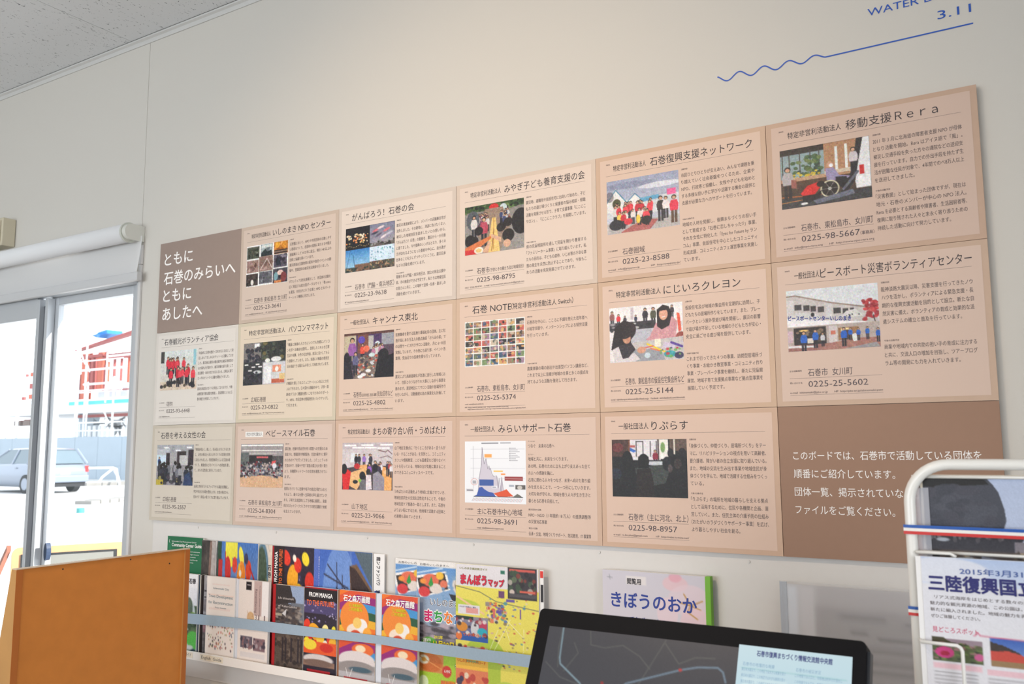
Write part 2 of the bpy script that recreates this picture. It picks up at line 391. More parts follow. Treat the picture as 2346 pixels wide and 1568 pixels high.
# ------------------------------------------------------------------ glass sliding door window
GLASS = sheer('window_glass', (225, 238, 240), 0.045, 0.02)
win = bpy.data.objects.new('window_1', None); COL.objects.link(win); win.location = (WX0, 0.05, 0.0); ORG[win] = Vector(win.location); win['kind'] = 'structure'
win['label'] = 'silver aluminium sliding glass door left of the notice panels'
bm = NB(); box(bm, WX1-0.014, WX1, -0.002, 0.11, 0, WZ1); box(bm, WX0, WX0+0.03, -0.008, 0.11, 0, WZ1); box(bm, WX0, WX1, -0.004, 0.11, WZ1-0.03, WZ1); box(bm, WX0, WX1, -0.004, 0.11, 0, 0.03)
obj('door_frame', bm, ALU, win)
def sash(x0, x1, y, w0, w1, zr):
    if w0: bm = NB(); box(bm, x0, x0+w0, y, y+0.026, 0.03, WZ1-0.03, 0.002); obj('sash_stile', bm, ALU, win)
    if w1: bm = NB(); box(bm, x1-w1, x1, y, y+0.026, 0.03, WZ1-0.03, 0.002); obj('sash_stile', bm, ALU, win)
    bm = NB(); box(bm, x0+w0, x1-w1, y, y+0.026, zr, WZ1-0.03, 0.002); obj('top_rail', bm, ALU, win)
    bm = NB(); box(bm, x0+w0, x1-w1, y, y+0.026, 0.03, 0.13, 0.002); obj('bottom_rail', bm, ALU, win)
    bm = NB(); box(bm, x0+w0-0.004, x1-w1+0.004, y+0.011, y+0.016, 0.126, zr+0.004); obj('glass_pane', bm, GLASS, win)
sash(WX0+0.03, -0.7622, 0.001, 0.045, 0.0, 1.846)
sash(-0.714, WX1-0.0165, 0.030, 0.046, 0.062, 1.894)
# meeting stile of the inner leaf: a deep pull channel between two flanges
bm = NB(); box(bm, -0.762, -0.7425, 0.0, 0.028, 0.03, WZ1-0.035, 0.001); obj('sash_flange', bm, ALU, win)
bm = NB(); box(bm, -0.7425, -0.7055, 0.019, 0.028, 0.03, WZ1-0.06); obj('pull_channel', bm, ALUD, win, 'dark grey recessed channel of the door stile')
bm = NB(); box(bm, -0.7055, -0.686, 0.0, 0.0285, 0.03, WZ1-0.035, 0.001); obj('sash_flange', bm, ALU, win)
bm = NB(); box(bm, -0.672, -0.660, 0.0285, 0.0395, 0.13, 1.894, 0.001); obj('glazing_bead', bm, ALU, win)
bm = NB(); prism(bm, [(-0.645+0.010*math.cos(a), 0.955+0.032*math.sin(a)) for a in [k*math.pi/8 for k in range(16)]], 0.018, 0.036, 'y'); obj('door_handle', bm, mat('dark_blue_handle', (40, 58, 86), 0.3), win, 'small dark oval pull handle')

# roller blind
bl = thing('roller_blind', 'white roller blind rolled almost fully up above the glass door', 'blind', (-1.1, 0, 2.09))
FAB = mat('white_blind_fabric', (230, 231, 232), 0.8)
_b = FAB.node_tree.nodes['Principled BSDF']; _b.inputs['Subsurface Weight'].default_value = 0.0
RX0, RX1, RY, RZ, RD = -2.15, -0.135, -0.047, 2.094, 0.033
bm = NB(); tube(bm, [(RX0, RY, RZ), (RX1, RY, RZ)], RD, 40); obj('fabric_roll', bm, FAB, bl, smooth=True)
o = bl.children[0]
for p in o.data.polygons:
    if len(p.vertices) > 8: p.use_smooth = False
def transl():
    m = bpy.data.materials.new('sheer_blind_fabric'); m.use_nodes = True; nt = m.node_tree; nt.nodes.clear()
    out = nt.nodes.new('ShaderNodeOutputMaterial'); mix = nt.nodes.new('ShaderNodeMixShader'); d = nt.nodes.new('ShaderNodeBsdfDiffuse'); t = nt.nodes.new('ShaderNodeBsdfTranslucent')
    d.inputs[0].default_value = (.9, .9, .9, 1); t.inputs[0].default_value = (.93, .94, .95, 1); mix.inputs[0].default_value = 0.42
    nt.links.new(d.outputs[0], mix.inputs[1]); nt.links.new(t.outputs[0], mix.inputs[2]); nt.links.new(mix.outputs[0], out.inputs[0]); return m
bm = NB(); ys = [(-0.016, 2.085), (-0.016, 2.06), (-0.018, 2.03), (-0.022, 1.99), (-0.026, 1.955)]
va = [bm.verts.new((RX0, y, z)) for y, z in ys]; vb = [bm.verts.new((RX1+0.035-0.002*i, y, z)) for i, (y, z) in enumerate(ys)]
for i in range(len(ys)-1): bm.faces.new((va[i], vb[i], vb[i+1], va[i+1]))
obj('blind_fabric', bm, transl(), bl, smooth=True)
bm = NB(); box(bm, RX0, RX1+0.045, -0.038, -0.016, 1.921, 1.953, 0.004); obj('bottom_bar', bm, mat('blind_bar', (200, 201, 202), 0.45), bl)
bm = NB(); n = 14
pts = [(-0.001, RZ-0.028), (-0.001, RZ+0.028)]+[(RY-0.004+0.028*math.cos(a), RZ+0.028*math.sin(a)) for a in [math.pi/2+math.pi*k/n for k in range(n+1)]]
prism(bm, pts, -0.126, -0.108, 'x'); obj('end_bracket', bm, mat('blind_bracket', (214, 214, 206), 0.4), bl, 'rounded pale grey end bracket')
bm = NB(); tube(bm, [(-0.135, RY, RZ), (-0.127, RY, RZ)], 0.036, 32); obj('end_collar', bm, mat('blind_collar', (200, 202, 192), 0.4), bl)
bm = NB(); box(bm, RX0-0.02, RX0, -0.08, -0.001, RZ-0.03, RZ+0.03, 0.003); obj('end_bracket', bm, mat('blind_bracket', (214, 214, 206), 0.4), bl)
bm = NB(); box(bm, -0.123, -0.108, -0.010, -0.0005, 1.985, 2.055, 0.002); cg = obj('cord_cover', bm, mat('side_trim_grey', (208, 207, 206), .5), bl)
bm = NB(); box(bm, -0.123, -0.110, -0.009, -0.0005, 0.05, 1.984, 0.001); obj('side_trim', bm, mat('side_trim_grey', (208, 207, 206), .5), bl)

# cream box on the wall at the left edge
t = thing('wall_box', 'cream plastic box mounted high on the wall above the blind', 'box', (-1.09, 0, 2.15))
bm = NB(); box(bm, -1.25, -0.945, -0.055, -0.001, 2.153, 2.268, 0.004); obj('case', bm, mat('cream_plastic', (205, 196, 172), 0.5), t)
bm = NB(); box(bm, -1.24, -0.955, -0.062, -0.055, 2.165, 2.256, 0.003); obj('front_cover', bm, mat('cream_plastic', (205, 196, 172), 0.5), t)

# ------------------------------------------------------------------ blue vinyl lettering and wave line
t = thing('wall_lettering', 'blue cut vinyl words WATER DEPTH 3.11 high on the wall', 'lettering', (2.42, 0, Z0+0.16))
fw = Frame((0, 0, Z0))
L = Letters(fw, 0.0008); L.add('WATER DEPTH', 2.3245, -0.2005, 0.0205, width=0.197, res=3, bold=0.012); L.build('word_line', BLUE, t)
L = Letters(fw, 0.0008); L.add('3.11', 2.4575, -0.157, 0.0225, width=0.0615, res=3, bold=0.014); L.build('number_line', BLUE, t)
bm = NB(); path = []
per = 0.0562
for k in range(0, 73):
    x = 1.9917+(2.2379-1.9917)*k/72
    ph = (x-2.0149)/per*2*math.pi
    cen = 0.1388-0.0015*(k/72); amp = 0.0078*(1-0.35*(k/72)**3)
    path.append((x, cen-amp*math.cos(ph)))
path[-3:] = [(path[-3][0], 0.1345), (path[-2][0], 0.1337), (path[-1][0], 0.1337)]
path.append((2.5209, 0.1340))
hw = 0.0015
for i in range(len(path)-1):
    pass
up = []; dn = []
for i, (x, z) in enumerate(path):
    a = path[max(0, i-1)]; b = path[min(len(path)-1, i+1)]; d = Vector((b[0]-a[0], b[1]-a[1])).normalized(); nx, nz = -d.y*hw, d.x*hw
    up.append(bm.verts.new((x+nx, -0.0008, Z0+z+nz))); dn.append(bm.verts.new((x-nx, -0.0008, Z0+z-nz)))
for i in range(len(path)-1): bm.faces.new((dn[i], dn[i+1], up[i+1], up[i]))
o = obj('wave_line', bm, BLUE); tag(o, 'blue vinyl line on the wall, wavy at its left end and straight at its right', 'line decal')

# ------------------------------------------------------------------ photographs printed on the panels (painted procedurally)
RED = [(214, 46, 66), (196, 40, 58), (226, 66, 80)]
DARK = [(36, 34, 42), (52, 50, 60), (70, 66, 74), (30, 34, 50)]
def ph_npo():
    p = Pic(96, 70, (238, 238, 236))
    cells = [(0.01, .03, .31, .32, (70, 74, 62)), (.345, .01, .625, .3, (120, 130, 132)), (.66, 0, .99, .30, (190, 120, 40)), (.01, .36, .30, .66, (150, 120, 112)), (.31, .30, .64, .66, (140, 112, 102)),
             (.66, .31, .97, .62, (84, 78, 92)), (.0, .69, .29, .98, (66, 54, 50)), (.32, .67, .63, .96, (92, 92, 100)), (.65, .65, .99, .99, (60, 56, 66))]
    for x0, y0, x1, y1, c in cells:
        p.rect(x0, y0, x1, y1, c)
        for k in range(16):
            v = p.rs.randint(-70, 60); p.ell(x0+.03+(x1-x0-.06)*p.rs.rand(), y0+.05+(y1-y0-.1)*p.rs.rand(), .02+.03*p.rs.rand(), .02+.04*p.rs.rand(), np.clip(np.array(c)+v, 0, 255), .8)
    p.poly([(.35, .3), (.35, .22), (.45, .12), (.5, .2), (.6, .16), (.62, .3)], (34, 44, 48)); p.rect(.36, .02, .61, .1, (205, 212, 210))
    p.ell(.74, .08, .06, .07, (226, 160, 40)); p.ell(.9, .1, .06, .08, (214, 140, 36)); p.rect(.67, .2, .98, .29, (40, 30, 28)); p.line([(.66, .24), (.98, .24)], .012, (210, 170, 140))
    p.line([(.34, .62), (.5, .36), (.62, .6)], .015, (210, 196, 190)); p.poly([(.7, .58), (.78, .36), (.84, .58)], (30, 36, 50))
    p.ell(.15, .9, .035, .07, (226, 222, 214)); p.ell(.82, .75, .07, .06, (220, 190, 180)); p.ell(.72, .83, .05, .1, (120, 160, 170)); p.ell(.9, .86, .07, .12, (120, 50, 50)); p.rect(.68, .93, .85, .99, (205, 130, 70))
    return p.noise(7, 2)
def ph_ganbaro():
    p = Pic(100, 70, (20, 18, 24))
    for i in range(60): p.ell(.02+.44*p.rs.rand(), .14+.22*p.rs.rand(), .008+.016*p.rs.rand(), .008+.012*p.rs.rand(), [(250, 214, 150), (240, 150, 90), (255, 240, 210)][i % 3])
    for i in range(14): p.ell(.02+.035*i, .43-.02*math.sin(i), .006, .009, (240, 200, 130))
    p.rect(.5, 0, 1, .5, (122, 126, 150), (158, 150, 160)); 
    for x, y, c, a in ((.62, .14, (214, 110, 120), .3), (.72, .09, (230, 210, 215), .2), (.84, .16, (220, 120, 130), .3), (.68, .25, (90, 80, 100), .4), (.6, .2, (60, 58, 80), .2), (.9, .24, (190, 190, 205), .3), (.78, .3, (226, 214, 220), .4)): p.ell(x, y, .07, .025, c, 1, -a)
    p.rect(.5, .42, 1, .5, (96, 88, 84)).scatter(20, .52, .38, .98, .48, .02, .02, [(40, 38, 40), (150, 150, 150)])
    p.rect(0, .5, .5, 1, (60, 130, 196), (176, 216, 236)); p.line([(.1, .52), (.03, .9)], .006, (60, 90, 120)); p.line([(.16, .62), (.2, .9)], .01, (40, 80, 120))
    p.rect(.2, .84, .5, 1, (120, 88, 70)).rect(.0, .9, .22, 1, (52, 66, 60)); p.scatter(14, .02, .9, .48, .99, .02, .02, [(34, 44, 40), (150, 120, 90)])
    p.rect(.5, .5, 1, .84, (206, 224, 240)); p.scatter(42, .52, .52, .98, .82, .008, .01, [(40, 130, 140), (60, 110, 150), (90, 170, 170)])
    p.rect(.5, .82, 1, 1, (84, 78, 66)); p.scatter(60, .51, .83, .99, .99, .012, .016, [(40, 38, 40), (190, 160, 120), (120, 70, 60), (70, 90, 70)]); return p.noise(5, 1)
def ph_bamboo():
    p = Pic(120, 84, (128, 124, 120), (150, 146, 142)); p.rect(0, 0, 1, .13, (58, 84, 44)).scatter(40, 0, 0, 1, .14, .03, .03, [(40, 60, 34), (96, 120, 66), (24, 30, 26)])
    p.ell(.5, .08, .08, .07, (204, 44, 44)); p.ell(.66, .12, .06, .08, (196, 208, 214)); p.poly([(.35, .1), (.65, .1), (.78, .5), (.6, 1), (.35, 1), (.18, .5)], (150, 128, 112))
    p.crowd(12, .2, .42, .16, .3, .28, [(120, 60, 90), (60, 70, 100), (210, 205, 200), (90, 60, 60)]); p.crowd(12, .56, .76, .14, .28, .26, [(60, 70, 110), (200, 200, 200), (120, 70, 60)])
    p.ell(.14, .3, .11, .2, (84, 90, 96)); p.person(.16, .2, .5, (214, 210, 206)); p.person(.33, .26, .6, (180, 70, 90))
    p.poly([(.47, .3), (.53, .3), (.6, 1), (.38, 1)], (232, 196, 120)); p.line([(.5, .3), (.49, .95)], .012, (190, 140, 70)); p.line([(.5, .55), (.46, .97)], .01, (120, 70, 40))
    for x, y in ((.16, .72), (.24, .53), (.62, .52), (.74, .43)): p.ell(x, y, .075, .09, (34, 28, 28))
    p.ell(.74, .70, .10, .13, (32, 26, 26)); p.ell(.09, .72, .09, .13, (32, 26, 26)); p.ell(.95, .45, .15, .26, (26, 22, 26)); p.ell(.72, .86, .06, .08, (214, 168, 140))
    p.poly([(0, .85), (.2, .76), (.44, .66), (.46, .71), (.25, .88), (.0, 1)], (214, 120, 70)); p.poly([(.44, .62), (.62, .72), (.62, .82), (.46, .7)], (216, 170, 140)); p.poly([(.3, .98), (.42, .76), (.45, .8), (.4, 1)], (216, 170, 140))
    p.rect(0, .9, .28, 1, (204, 50, 50)); p.ell(.24, .93, .08, .07, (235, 226, 210)); p.ell(.24, .93, .05, .04, (226, 190, 120)); return p.noise(6, 1)
def ph_network():
    p = Pic(130, 92, (150, 158, 184), (200, 204, 214)); p.ell(.3, .12, .4, .06, (120, 128, 156), .6).ell(.75, .2, .3, .05, (222, 224, 232), .8)
    p.rect(0, .4, 1, .7, (206, 210, 214)); p.poly([(0, .42), (.13, .16), (.27, .42), (.27, .6), (0, .6)], (226, 226, 226)); p.line([(0, .4), (.13, .18), (.27, .42)], .014, (70, 130, 160))
    p.poly([(.3, .42), (.40, .30), (.52, .44), (.52, .6), (.3, .6)], (230, 230, 228)); p.line([(.27, .46), (.40, .3), (.52, .46)], .012, (70, 130, 160)); p.poly([(.46, .40), (.72, .38), (.76, .45), (.5, .48)], (90, 160, 196))
    p.ell(.14, .44, .06, .09, (70, 72, 44)); p.ell(.04, .3, .06, .1, (92, 86, 92), .6); p.rect(.84, .31, .96, .42, (232, 90, 150))
    p.rect(0, .8, 1, 1, (176, 172, 170)); p.poly([(.2, .98), (.5, .8), (.72, .83), (.6, 1), (.2, 1)], (172, 96, 92))
    p.crowd(16, .03, .7, .42, .48, .34, RED+[(50, 50, 56), (210, 210, 206)]); p.person(.75, .42, .46, (44, 38, 40)); p.person(.82, .44, .4, (230, 220, 220)); p.person(.93, .44, .5, (220, 50, 80), (90, 66, 50))
    p.crowd(12, .04, .6, .56, .62, .28, RED+[(40, 36, 44), (240, 200, 90), (225, 215, 210)]); p.ell(.13, .84, .1, .1, (32, 34, 44)); p.ell(.55, .82, .07, .08, (28, 30, 34)); p.ell(.3, .8, .06, .06, (210, 50, 66)); p.ell(.44, .78, .03, .08, (236, 196, 70)); return p.noise(6, 1)
def ph_wheelchair():
    p = Pic(140, 100, (60, 50, 46)); p.rect(0, .08, .55, .5, (140, 160, 164)); p.rect(0, 0, .6, .1, (46, 40, 38)); p.rect(.5, 0, .95, .6, (176, 132, 98))
    for x in (.02, .1, .22, .34, .44): p.rect(x, .08, x+.012, .5, (70, 66, 60))
    p.scatter(40, .12, .16, .48, .48, .03, .03, [(70, 96, 60), (104, 120, 70), (50, 70, 56)]); p.scatter(14, .14, .42, .5, .5, .02, .02, [(220, 190, 60), (200, 170, 50)]); p.rect(0, .5, .5, .56, (186, 150, 120))
    p.rect(.62, .08, .65, .5, (226, 232, 228)); p.rect(.73, .06, .76, .46, (230, 232, 226)); p.rect(.5, .46, .8, .52, (206, 190, 170))
    p.rect(0, .56, 1, 1, (84, 60, 46), (60, 54, 52)); p.rect(0, .84, 1, 1, (58, 58, 62)); p.line([(0, .8), (.45, .84)], .012, (176, 100, 50)); p.line([(0, .9), (.3, .88)], .008, (200, 130, 70))
    p.poly([(.86, 0), (.93, 0), (.9, .4), (.8, .75), (.7, .9), (.66, .86), (.8, .5)], (40, 38, 42)); p.poly([(.93, 0), (1, 0), (1, .82), (.84, .82), (.83, .7), (.87, .4)], (226, 226, 228)); p.rect(.88, .45, .93, .6, (200, 40, 44)); p.rect(.86, .62, .99, .8, (236, 236, 238))
    p.person(.82, .14, .42, (204, 196, 200)); p.person(.08, .3, .55, (176, 170, 172), (40, 36, 40)); p.poly([(.12, .52), (.18, .54), (.18, .68), (.12, .66)], (150, 90, 80))
    p.ell(.56, .36, .035, .05, (196, 150, 124)); p.ell(.575, .38, .022, .03, (236, 236, 240)); p.poly([(.51, .42), (.6, .42), (.66, .56), (.78, .6), (.72, .66), (.52, .62)], (150, 140, 176)); p.poly([(.62, .58), (.74, .6), (.76, .78), (.7, .8), (.62, .68)], (30, 28, 34))
    p.ell(.55, .76, .105, .14, (206, 200, 170)); p.ell(.55, .76, .09, .12, (40, 36, 36)); p.ell(.55, .76, .02, .025, (200, 200, 200))
    for a in range(6): p.line([(.55, .76), (.55+.09*math.cos(a*1.05), .76+.12*math.sin(a*1.05))], .004, (150, 146, 140))
    p.poly([(.22, .78), (.3, .66), (.42, .62), (.45, .7), (.38, .82), (.26, .84)], (210, 40, 40)); p.ell(.45, .66, .045, .05, (30, 24, 24)); p.poly([(.24, .82), (.4, .82), (.46, .76), (.44, .88), (.3, .95), (.24, .92)], (30, 28, 34)); p.ell(.26, .95, .04, .02, (230, 230, 230))
    p.poly([(.36, .92), (.8, .82), (.82, .9), (.4, .98)], (104, 108, 124)); p.line([(.7, .8), (.86, .55)], .03, (96, 100, 112)); return p.noise(5, 1)
def ph_volunteers():
    p = Pic(96, 70, (214, 222, 220), (206, 196, 184)); p.rect(0, 0, .1, .3, (70, 66, 66)); p.rect(.9, .0, .97, .4, (150, 200, 210)); p.rect(0, .78, 1, 1, (214, 196, 176))
    p.crowd(10, .06, .82, .14, .2, .46, RED); p.crowd(8, .1, .92, .36, .46, .46, RED); p.scatter(22, .02, .78, .95, .92, .04, .04, [(40, 40, 44), (74, 64, 50)]); return p.noise(6, 1)
def ph_pcmama():
    p = Pic(96, 70, (70, 72, 76)); p.rect(0, 0, .42, .45, (124, 118, 116)); p.rect(.26, .02, .38, .12, (236, 238, 240)); p.rect(.5, .02, .62, .14, (206, 210, 212)); p.scatter(26, 0, .1, .42, .46, .04, .04, DARK)
    p.rect(.42, 0, 1, .45, (48, 50, 46)); p.scatter(22, .42, .02, .98, .4, .04, .04, [(30, 32, 34), (80, 84, 70), (110, 100, 60)]); p.ell(.78, .42, .12, .06, (220, 222, 220)); p.ell(.58, .44, .06, .05, (230, 230, 226))
    p.rect(0, .45, .45, 1, (48, 48, 52)); 
    for x, y in ((.03, .5), (.2, .56), (.12, .64), (.3, .5), (.36, .56)): p.rect(x, y, x+.09, y+.03, (232, 232, 228))
    p.ell(.34, .7, .1, .04, (200, 204, 206)); p.scatter(30, 0, .7, .44, .98, .03, .03, DARK+[(110, 112, 116)])
    p.rect(.47, .48, 1, 1, (206, 206, 208)); p.poly([(.5, .58), (.66, .56), (.68, .96), (.5, .98)], (228, 230, 232)); p.rect(.7, .56, .9, .72, (220, 140, 110)); p.ell(.8, .65, .04, .06, (240, 238, 230)); p.rect(.68, .88, .98, .98, (190, 96, 70)); p.rect(.86, .76, .99, .9, (220, 190, 130)); return p.noise(7, 1)
def ph_cannus():
    p = Pic(110, 80, (88, 70, 84)); p.rect(0, 0, .25, .6, (190, 176, 150)); p.rect(.25, 0, .8, .4, (74, 48, 92)); p.rect(.28, .0, .5, .45, (120, 74, 62)); p.rect(.5, .08, .6, .38, (180, 176, 170)); p.rect(.76, .05, 1, .3, (150, 152, 160)); p.rect(0, 0, 1, .05, (92, 56, 50))
    p.person(.17, .1, .7, (150, 90, 160)); p.person(.38, .24, .4, (220, 80, 60)); p.ell(.46, .36, .06, .07, (226, 110, 80)); p.ell(.36, .16, .07, .08, (90, 70, 170)); p.ell(.68, .3, .06, .09, (210, 220, 226)); p.crowd(10, .6, .95, .25, .32, .34, [(180, 120, 150), (70, 70, 90), (210, 206, 204)])
    p.poly([(.4, .5), (.7, .5), (.66, 1), (.2, 1)], (120, 104, 96)); p.scatter(90, .26, .52, .66, .99, .026, .022, [(214, 216, 220), (96, 84, 76), (176, 150, 120), (60, 54, 60), (190, 80, 60)]); p.ell(.57, .5, .06, .045, (196, 214, 214))
    for x, y in ((.4, .92), (.34, .96), (.5, .84)): p.ell(x, y, .055, .035, (232, 232, 234))
    p.ell(.06, .55, .06, .14, (30, 24, 34)); p.poly([(0, .62), (.14, .66), (.2, 1), (0, 1)], (34, 30, 40)); p.person(.24, .42, .5, (96, 96, 130)); p.ell(.8, .5, .1, .12, (24, 20, 26)); p.poly([(.68, .6), (1, .5), (1, 1), (.62, 1)], (20, 17, 22)); return p.noise(6, 1)
def ph_grid():
    p = Pic(140, 88, (238, 236, 232)); r = p.rs; pal = [(60, 56, 54), (150, 120, 96), (96, 104, 92), (190, 96, 86), (206, 190, 170), (70, 90, 120), (120, 140, 96), (214, 170, 110), (44, 42, 46), (160, 130, 150)]
    for j in range(7):
        for i in range(7):
            x0, y0 = .012+i*.1415, .02+j*.14; c = pal[r.randint(10)]; p.rect(x0, y0, x0+.127, y0+.12, c)
            for k in range(5): p.ell(x0+.015+.1*r.rand(), y0+.02+.08*r.rand(), .012+.02*r.rand(), .015+.03*r.rand(), pal[r.randint(10)], .9)
            p.rect(x0+.127, y0-.02, x0+.1415, y0+.14, (238, 236, 232)); p.rect(x0-.013, y0+.12, x0+.13, y0+.14, (238, 236, 232))
    return p
def ph_crayon():
    p = Pic(140, 102, (226, 220, 220)); p.rect(0, 0, 1, .34, (236, 232, 232)); p.rect(.3, .02, .34, .24, (200, 190, 196)); p.person(.04, .06, .3, (150, 96, 90)); p.person(.13, .12, .24, (220, 50, 60)); p.person(.22, .16, .2, (60, 54, 66)); p.person(.5, .05, .32, (44, 40, 50)); p.person(.61, .05, .34, (80, 84, 66)); p.person(.37, .16, .18, (50, 56, 80)); p.person(.86, .04, .24, (60, 50, 60))
    p.rect(0, .28, .64, .42, (54, 50, 56)); p.scatter(20, .02, .3, .62, .46, .03, .02, [(150, 146, 150), (34, 32, 36), (200, 200, 200)]); p.rect(.3, .42, .64, .7, (186, 186, 196))
    p.poly([(.56, .56), (.64, .34), (.86, .24), (.93, .34), (.9, .62), (.88, .74), (.64, .7), (.5, .62)], (206, 150, 156)); p.poly([(.66, .1), (.74, .02), (.82, .06), (.86, .2), (.82, .4), (.72, .46), (.66, .4)], (36, 26, 30)); p.ell(.745, .19, .058, .105, (222, 166, 140)); p.poly([(.68, .12), (.74, .04), (.8, .1), (.79, .12), (.7, .13)], (36, 26, 30)); p.line([(.73, .24), (.765, .235)], .01, (244, 240, 236))
    p.poly([(.92, .18), (.96, .2), (.98, .5), (.94, .52)], (226, 90, 66)); p.ell(.97, .62, .07, .1, (150, 70, 60))
    p.poly([(.3, .66), (1, .6), (1, 1), (.1, 1)], (196, 190, 188)); p.poly([(.3, .78), (.7, .8), (.76, 1), (.3, 1)], (150, 152, 160)); p.rect(.62, .62, .7, .76, (240, 234, 214)); p.line([(.52, .7), (.76, .86)], .022, (236, 200, 40)); p.line([(.56, .78), (.7, .84)], .014, (230, 110, 60)); p.line([(.46, .77), (.6, .74)], .014, (220, 90, 90)); p.poly([(.74, .68), (.92, .72), (.88, .8), (.72, .78)], (208, 196, 214)); p.line([(.84, .7), (.98, .78)], .03, (90, 60, 150)); p.ell(.82, .9, .08, .06, (60, 160, 170)); p.ell(.94, .93, .06, .06, (60, 56, 90)); p.scatter(14, .7, .78, .98, .95, .02, .02, [(200, 60, 70), (110, 170, 90), (60, 60, 100)])
    p.poly([(.04, .62), (.08, .36), (.2, .24), (.33, .3), (.35, .52), (.3, .6), (.3, .84), (.12, .84), (.02, .76)], (34, 24, 26)); p.ell(.24, .58, .055, .09, (196, 140, 112)); p.ell(.2, .48, .11, .1, (34, 24, 26)); p.ell(.32, .42, .05, .12, (44, 32, 34))
    p.poly([(.04, .76), (.14, .7), (.2, .9), (.34, .84), (.42, .96), (.34, 1), (.06, 1)], (214, 206, 208)); p.poly([(.12, .7), (.3, .66), (.36, .78), (.26, .92), (.18, .94)], (50, 42, 50)); p.ell(.44, .8, .06, .06, (206, 150, 124)); p.ell(.52, .9, .04, .05, (200, 214, 220)); return p.noise(5, 1)
def ph_storefront():
    p = Pic(150, 104, (214, 218, 222)); p.poly([(0, .12), (.1, .1), (.45, .24), (1, .4), (1, .6), (0, .6)], (196, 190, 188)); p.line([(0, .1), (.1, .09), (.5, .25), (1, .4)], .016, (150, 130, 120)); p.rect(0, .16, .08, .5, (210, 206, 206)); p.rect(.44, .26, .5, .5, (204, 202, 204))
    for x0, x1, y in ((.09, .17, .24), (.19, .26, .26), (.27, .33, .28), (.35, .42, .3), (.52, .6, .34), (.62, .68, .36), (.7, .74, .36)): p.rect(x0, y, x1, y+.09, (64, 60, 62))
    p.poly([(.08, .5), (.1, .36), (.3, .4), (.42, .5)], (206, 206, 204)); p.ell(.29, .42, .02, .035, (30, 30, 34)); p.poly([(.58, .5), (.66, .4), (.76, .38), (.84, .5)], (214, 212, 210)); p.scatter(5, .62, .44, .8, .5, .008, .012, [(40, 40, 44)])
    p.scatter(46, .83, .24, .99, .56, .022, .026, [(180, 44, 50), (150, 36, 44), (206, 80, 80)]); p.line([(.94, .5), (.99, .8)], .012, (70, 54, 54))
    p.poly([(0, .46), (.92, .6), (.96, .66), (0, .62)], (238, 236, 238)); p.rect(0, .6, 1, .92, (180, 166, 158)); p.rect(.07, .62, .43, .9, (44, 38, 38)); p.scatter(16, .1, .66, .4, .84, .03, .03, [(90, 74, 60), (30, 28, 30), (130, 110, 90)]); p.ell(.18, .67, .05, .015, (240, 200, 120)); p.rect(.56, .66, .78, .86, (150, 110, 74)); p.rect(.59, .67, .7, .72, (250, 226, 160)); p.rect(.62, .7, .68, .86, (70, 56, 50)); p.rect(.46, .62, .55, .9, (206, 196, 196)); p.rect(.48, .7, .53, .76, (200, 110, 90)); p.rect(0, .66, .06, .86, (206, 180, 190))
    p.rect(0, .9, 1, 1, (150, 100, 92)); p.poly([(.4, .9), (.8, .84), (1, .84), (1, 1), (.4, 1)], (166, 116, 104)); p.poly([(.6, 1), (.96, .92), (1, 1)], (150, 146, 148)); p.poly([(0, .9), (.3, .92), (.3, .95), (0, .94)], (224, 222, 222)); p.poly([(.7, .78), (.75, .76), (.77, .88), (.72, .89)], (226, 230, 226)); p.rect(.22, .8, .3, .88, (220, 210, 196))
    BLU = [(34, 96, 190)]
    for x, y, h in ((.18, .68, .34), (.31, .66, .3), (.62, .66, .3), (.69, .67, .2), (.775, .68, .2), (.87, .67, .2), (.98, .7, .22)): p.person(x, y, h, BLU[0])
    p.person(.39, .72, .22, (206, 206, 210)); return p.noise(4, 1)
def ph_seminar():
    p = Pic(90, 72, (150, 148, 152)); p.rect(0, 0, 1, .28, (172, 174, 180), (150, 150, 154)); 
    for x, y in ((.18, .05), (.5, .12), (.8, .05)): p.poly([(x, y), (x+.14, y), (x+.17, y+.045), (x+.03, y+.045)], (236, 238, 242))
    p.rect(0, .1, .35, .25, (186, 190, 196)); p.rect(0, .25, .26, .52, (206, 226, 240)); p.person(.07, .3, .3, (50, 70, 120)); p.rect(.26, .2, .36, .6, (50, 40, 46)); p.rect(.56, .16, .8, .26, (52, 44, 46)); p.rect(.56, .2, .62, .5, (60, 46, 50)); p.rect(.86, .12, 1, .5, (56, 46, 54)); p.rect(.64, .26, .84, .5, (190, 190, 190)); p.rect(.36, .2, .55, .5, (166, 164, 166))
    p.crowd(22, .05, .98, .4, .56, .46, [(56, 56, 66), (110, 112, 120), (36, 40, 52), (150, 150, 156)], back=True); p.poly([(.74, 1), (.78, .75), (.9, .66), (1, .95), (1, 1)], (44, 62, 100)); p.rect(0, .86, .2, 1, (190, 170, 60)); p.scatter(20, .1, .74, .7, .98, .05, .05, DARK+[(170, 160, 100)]); return p.noise(6, 1)
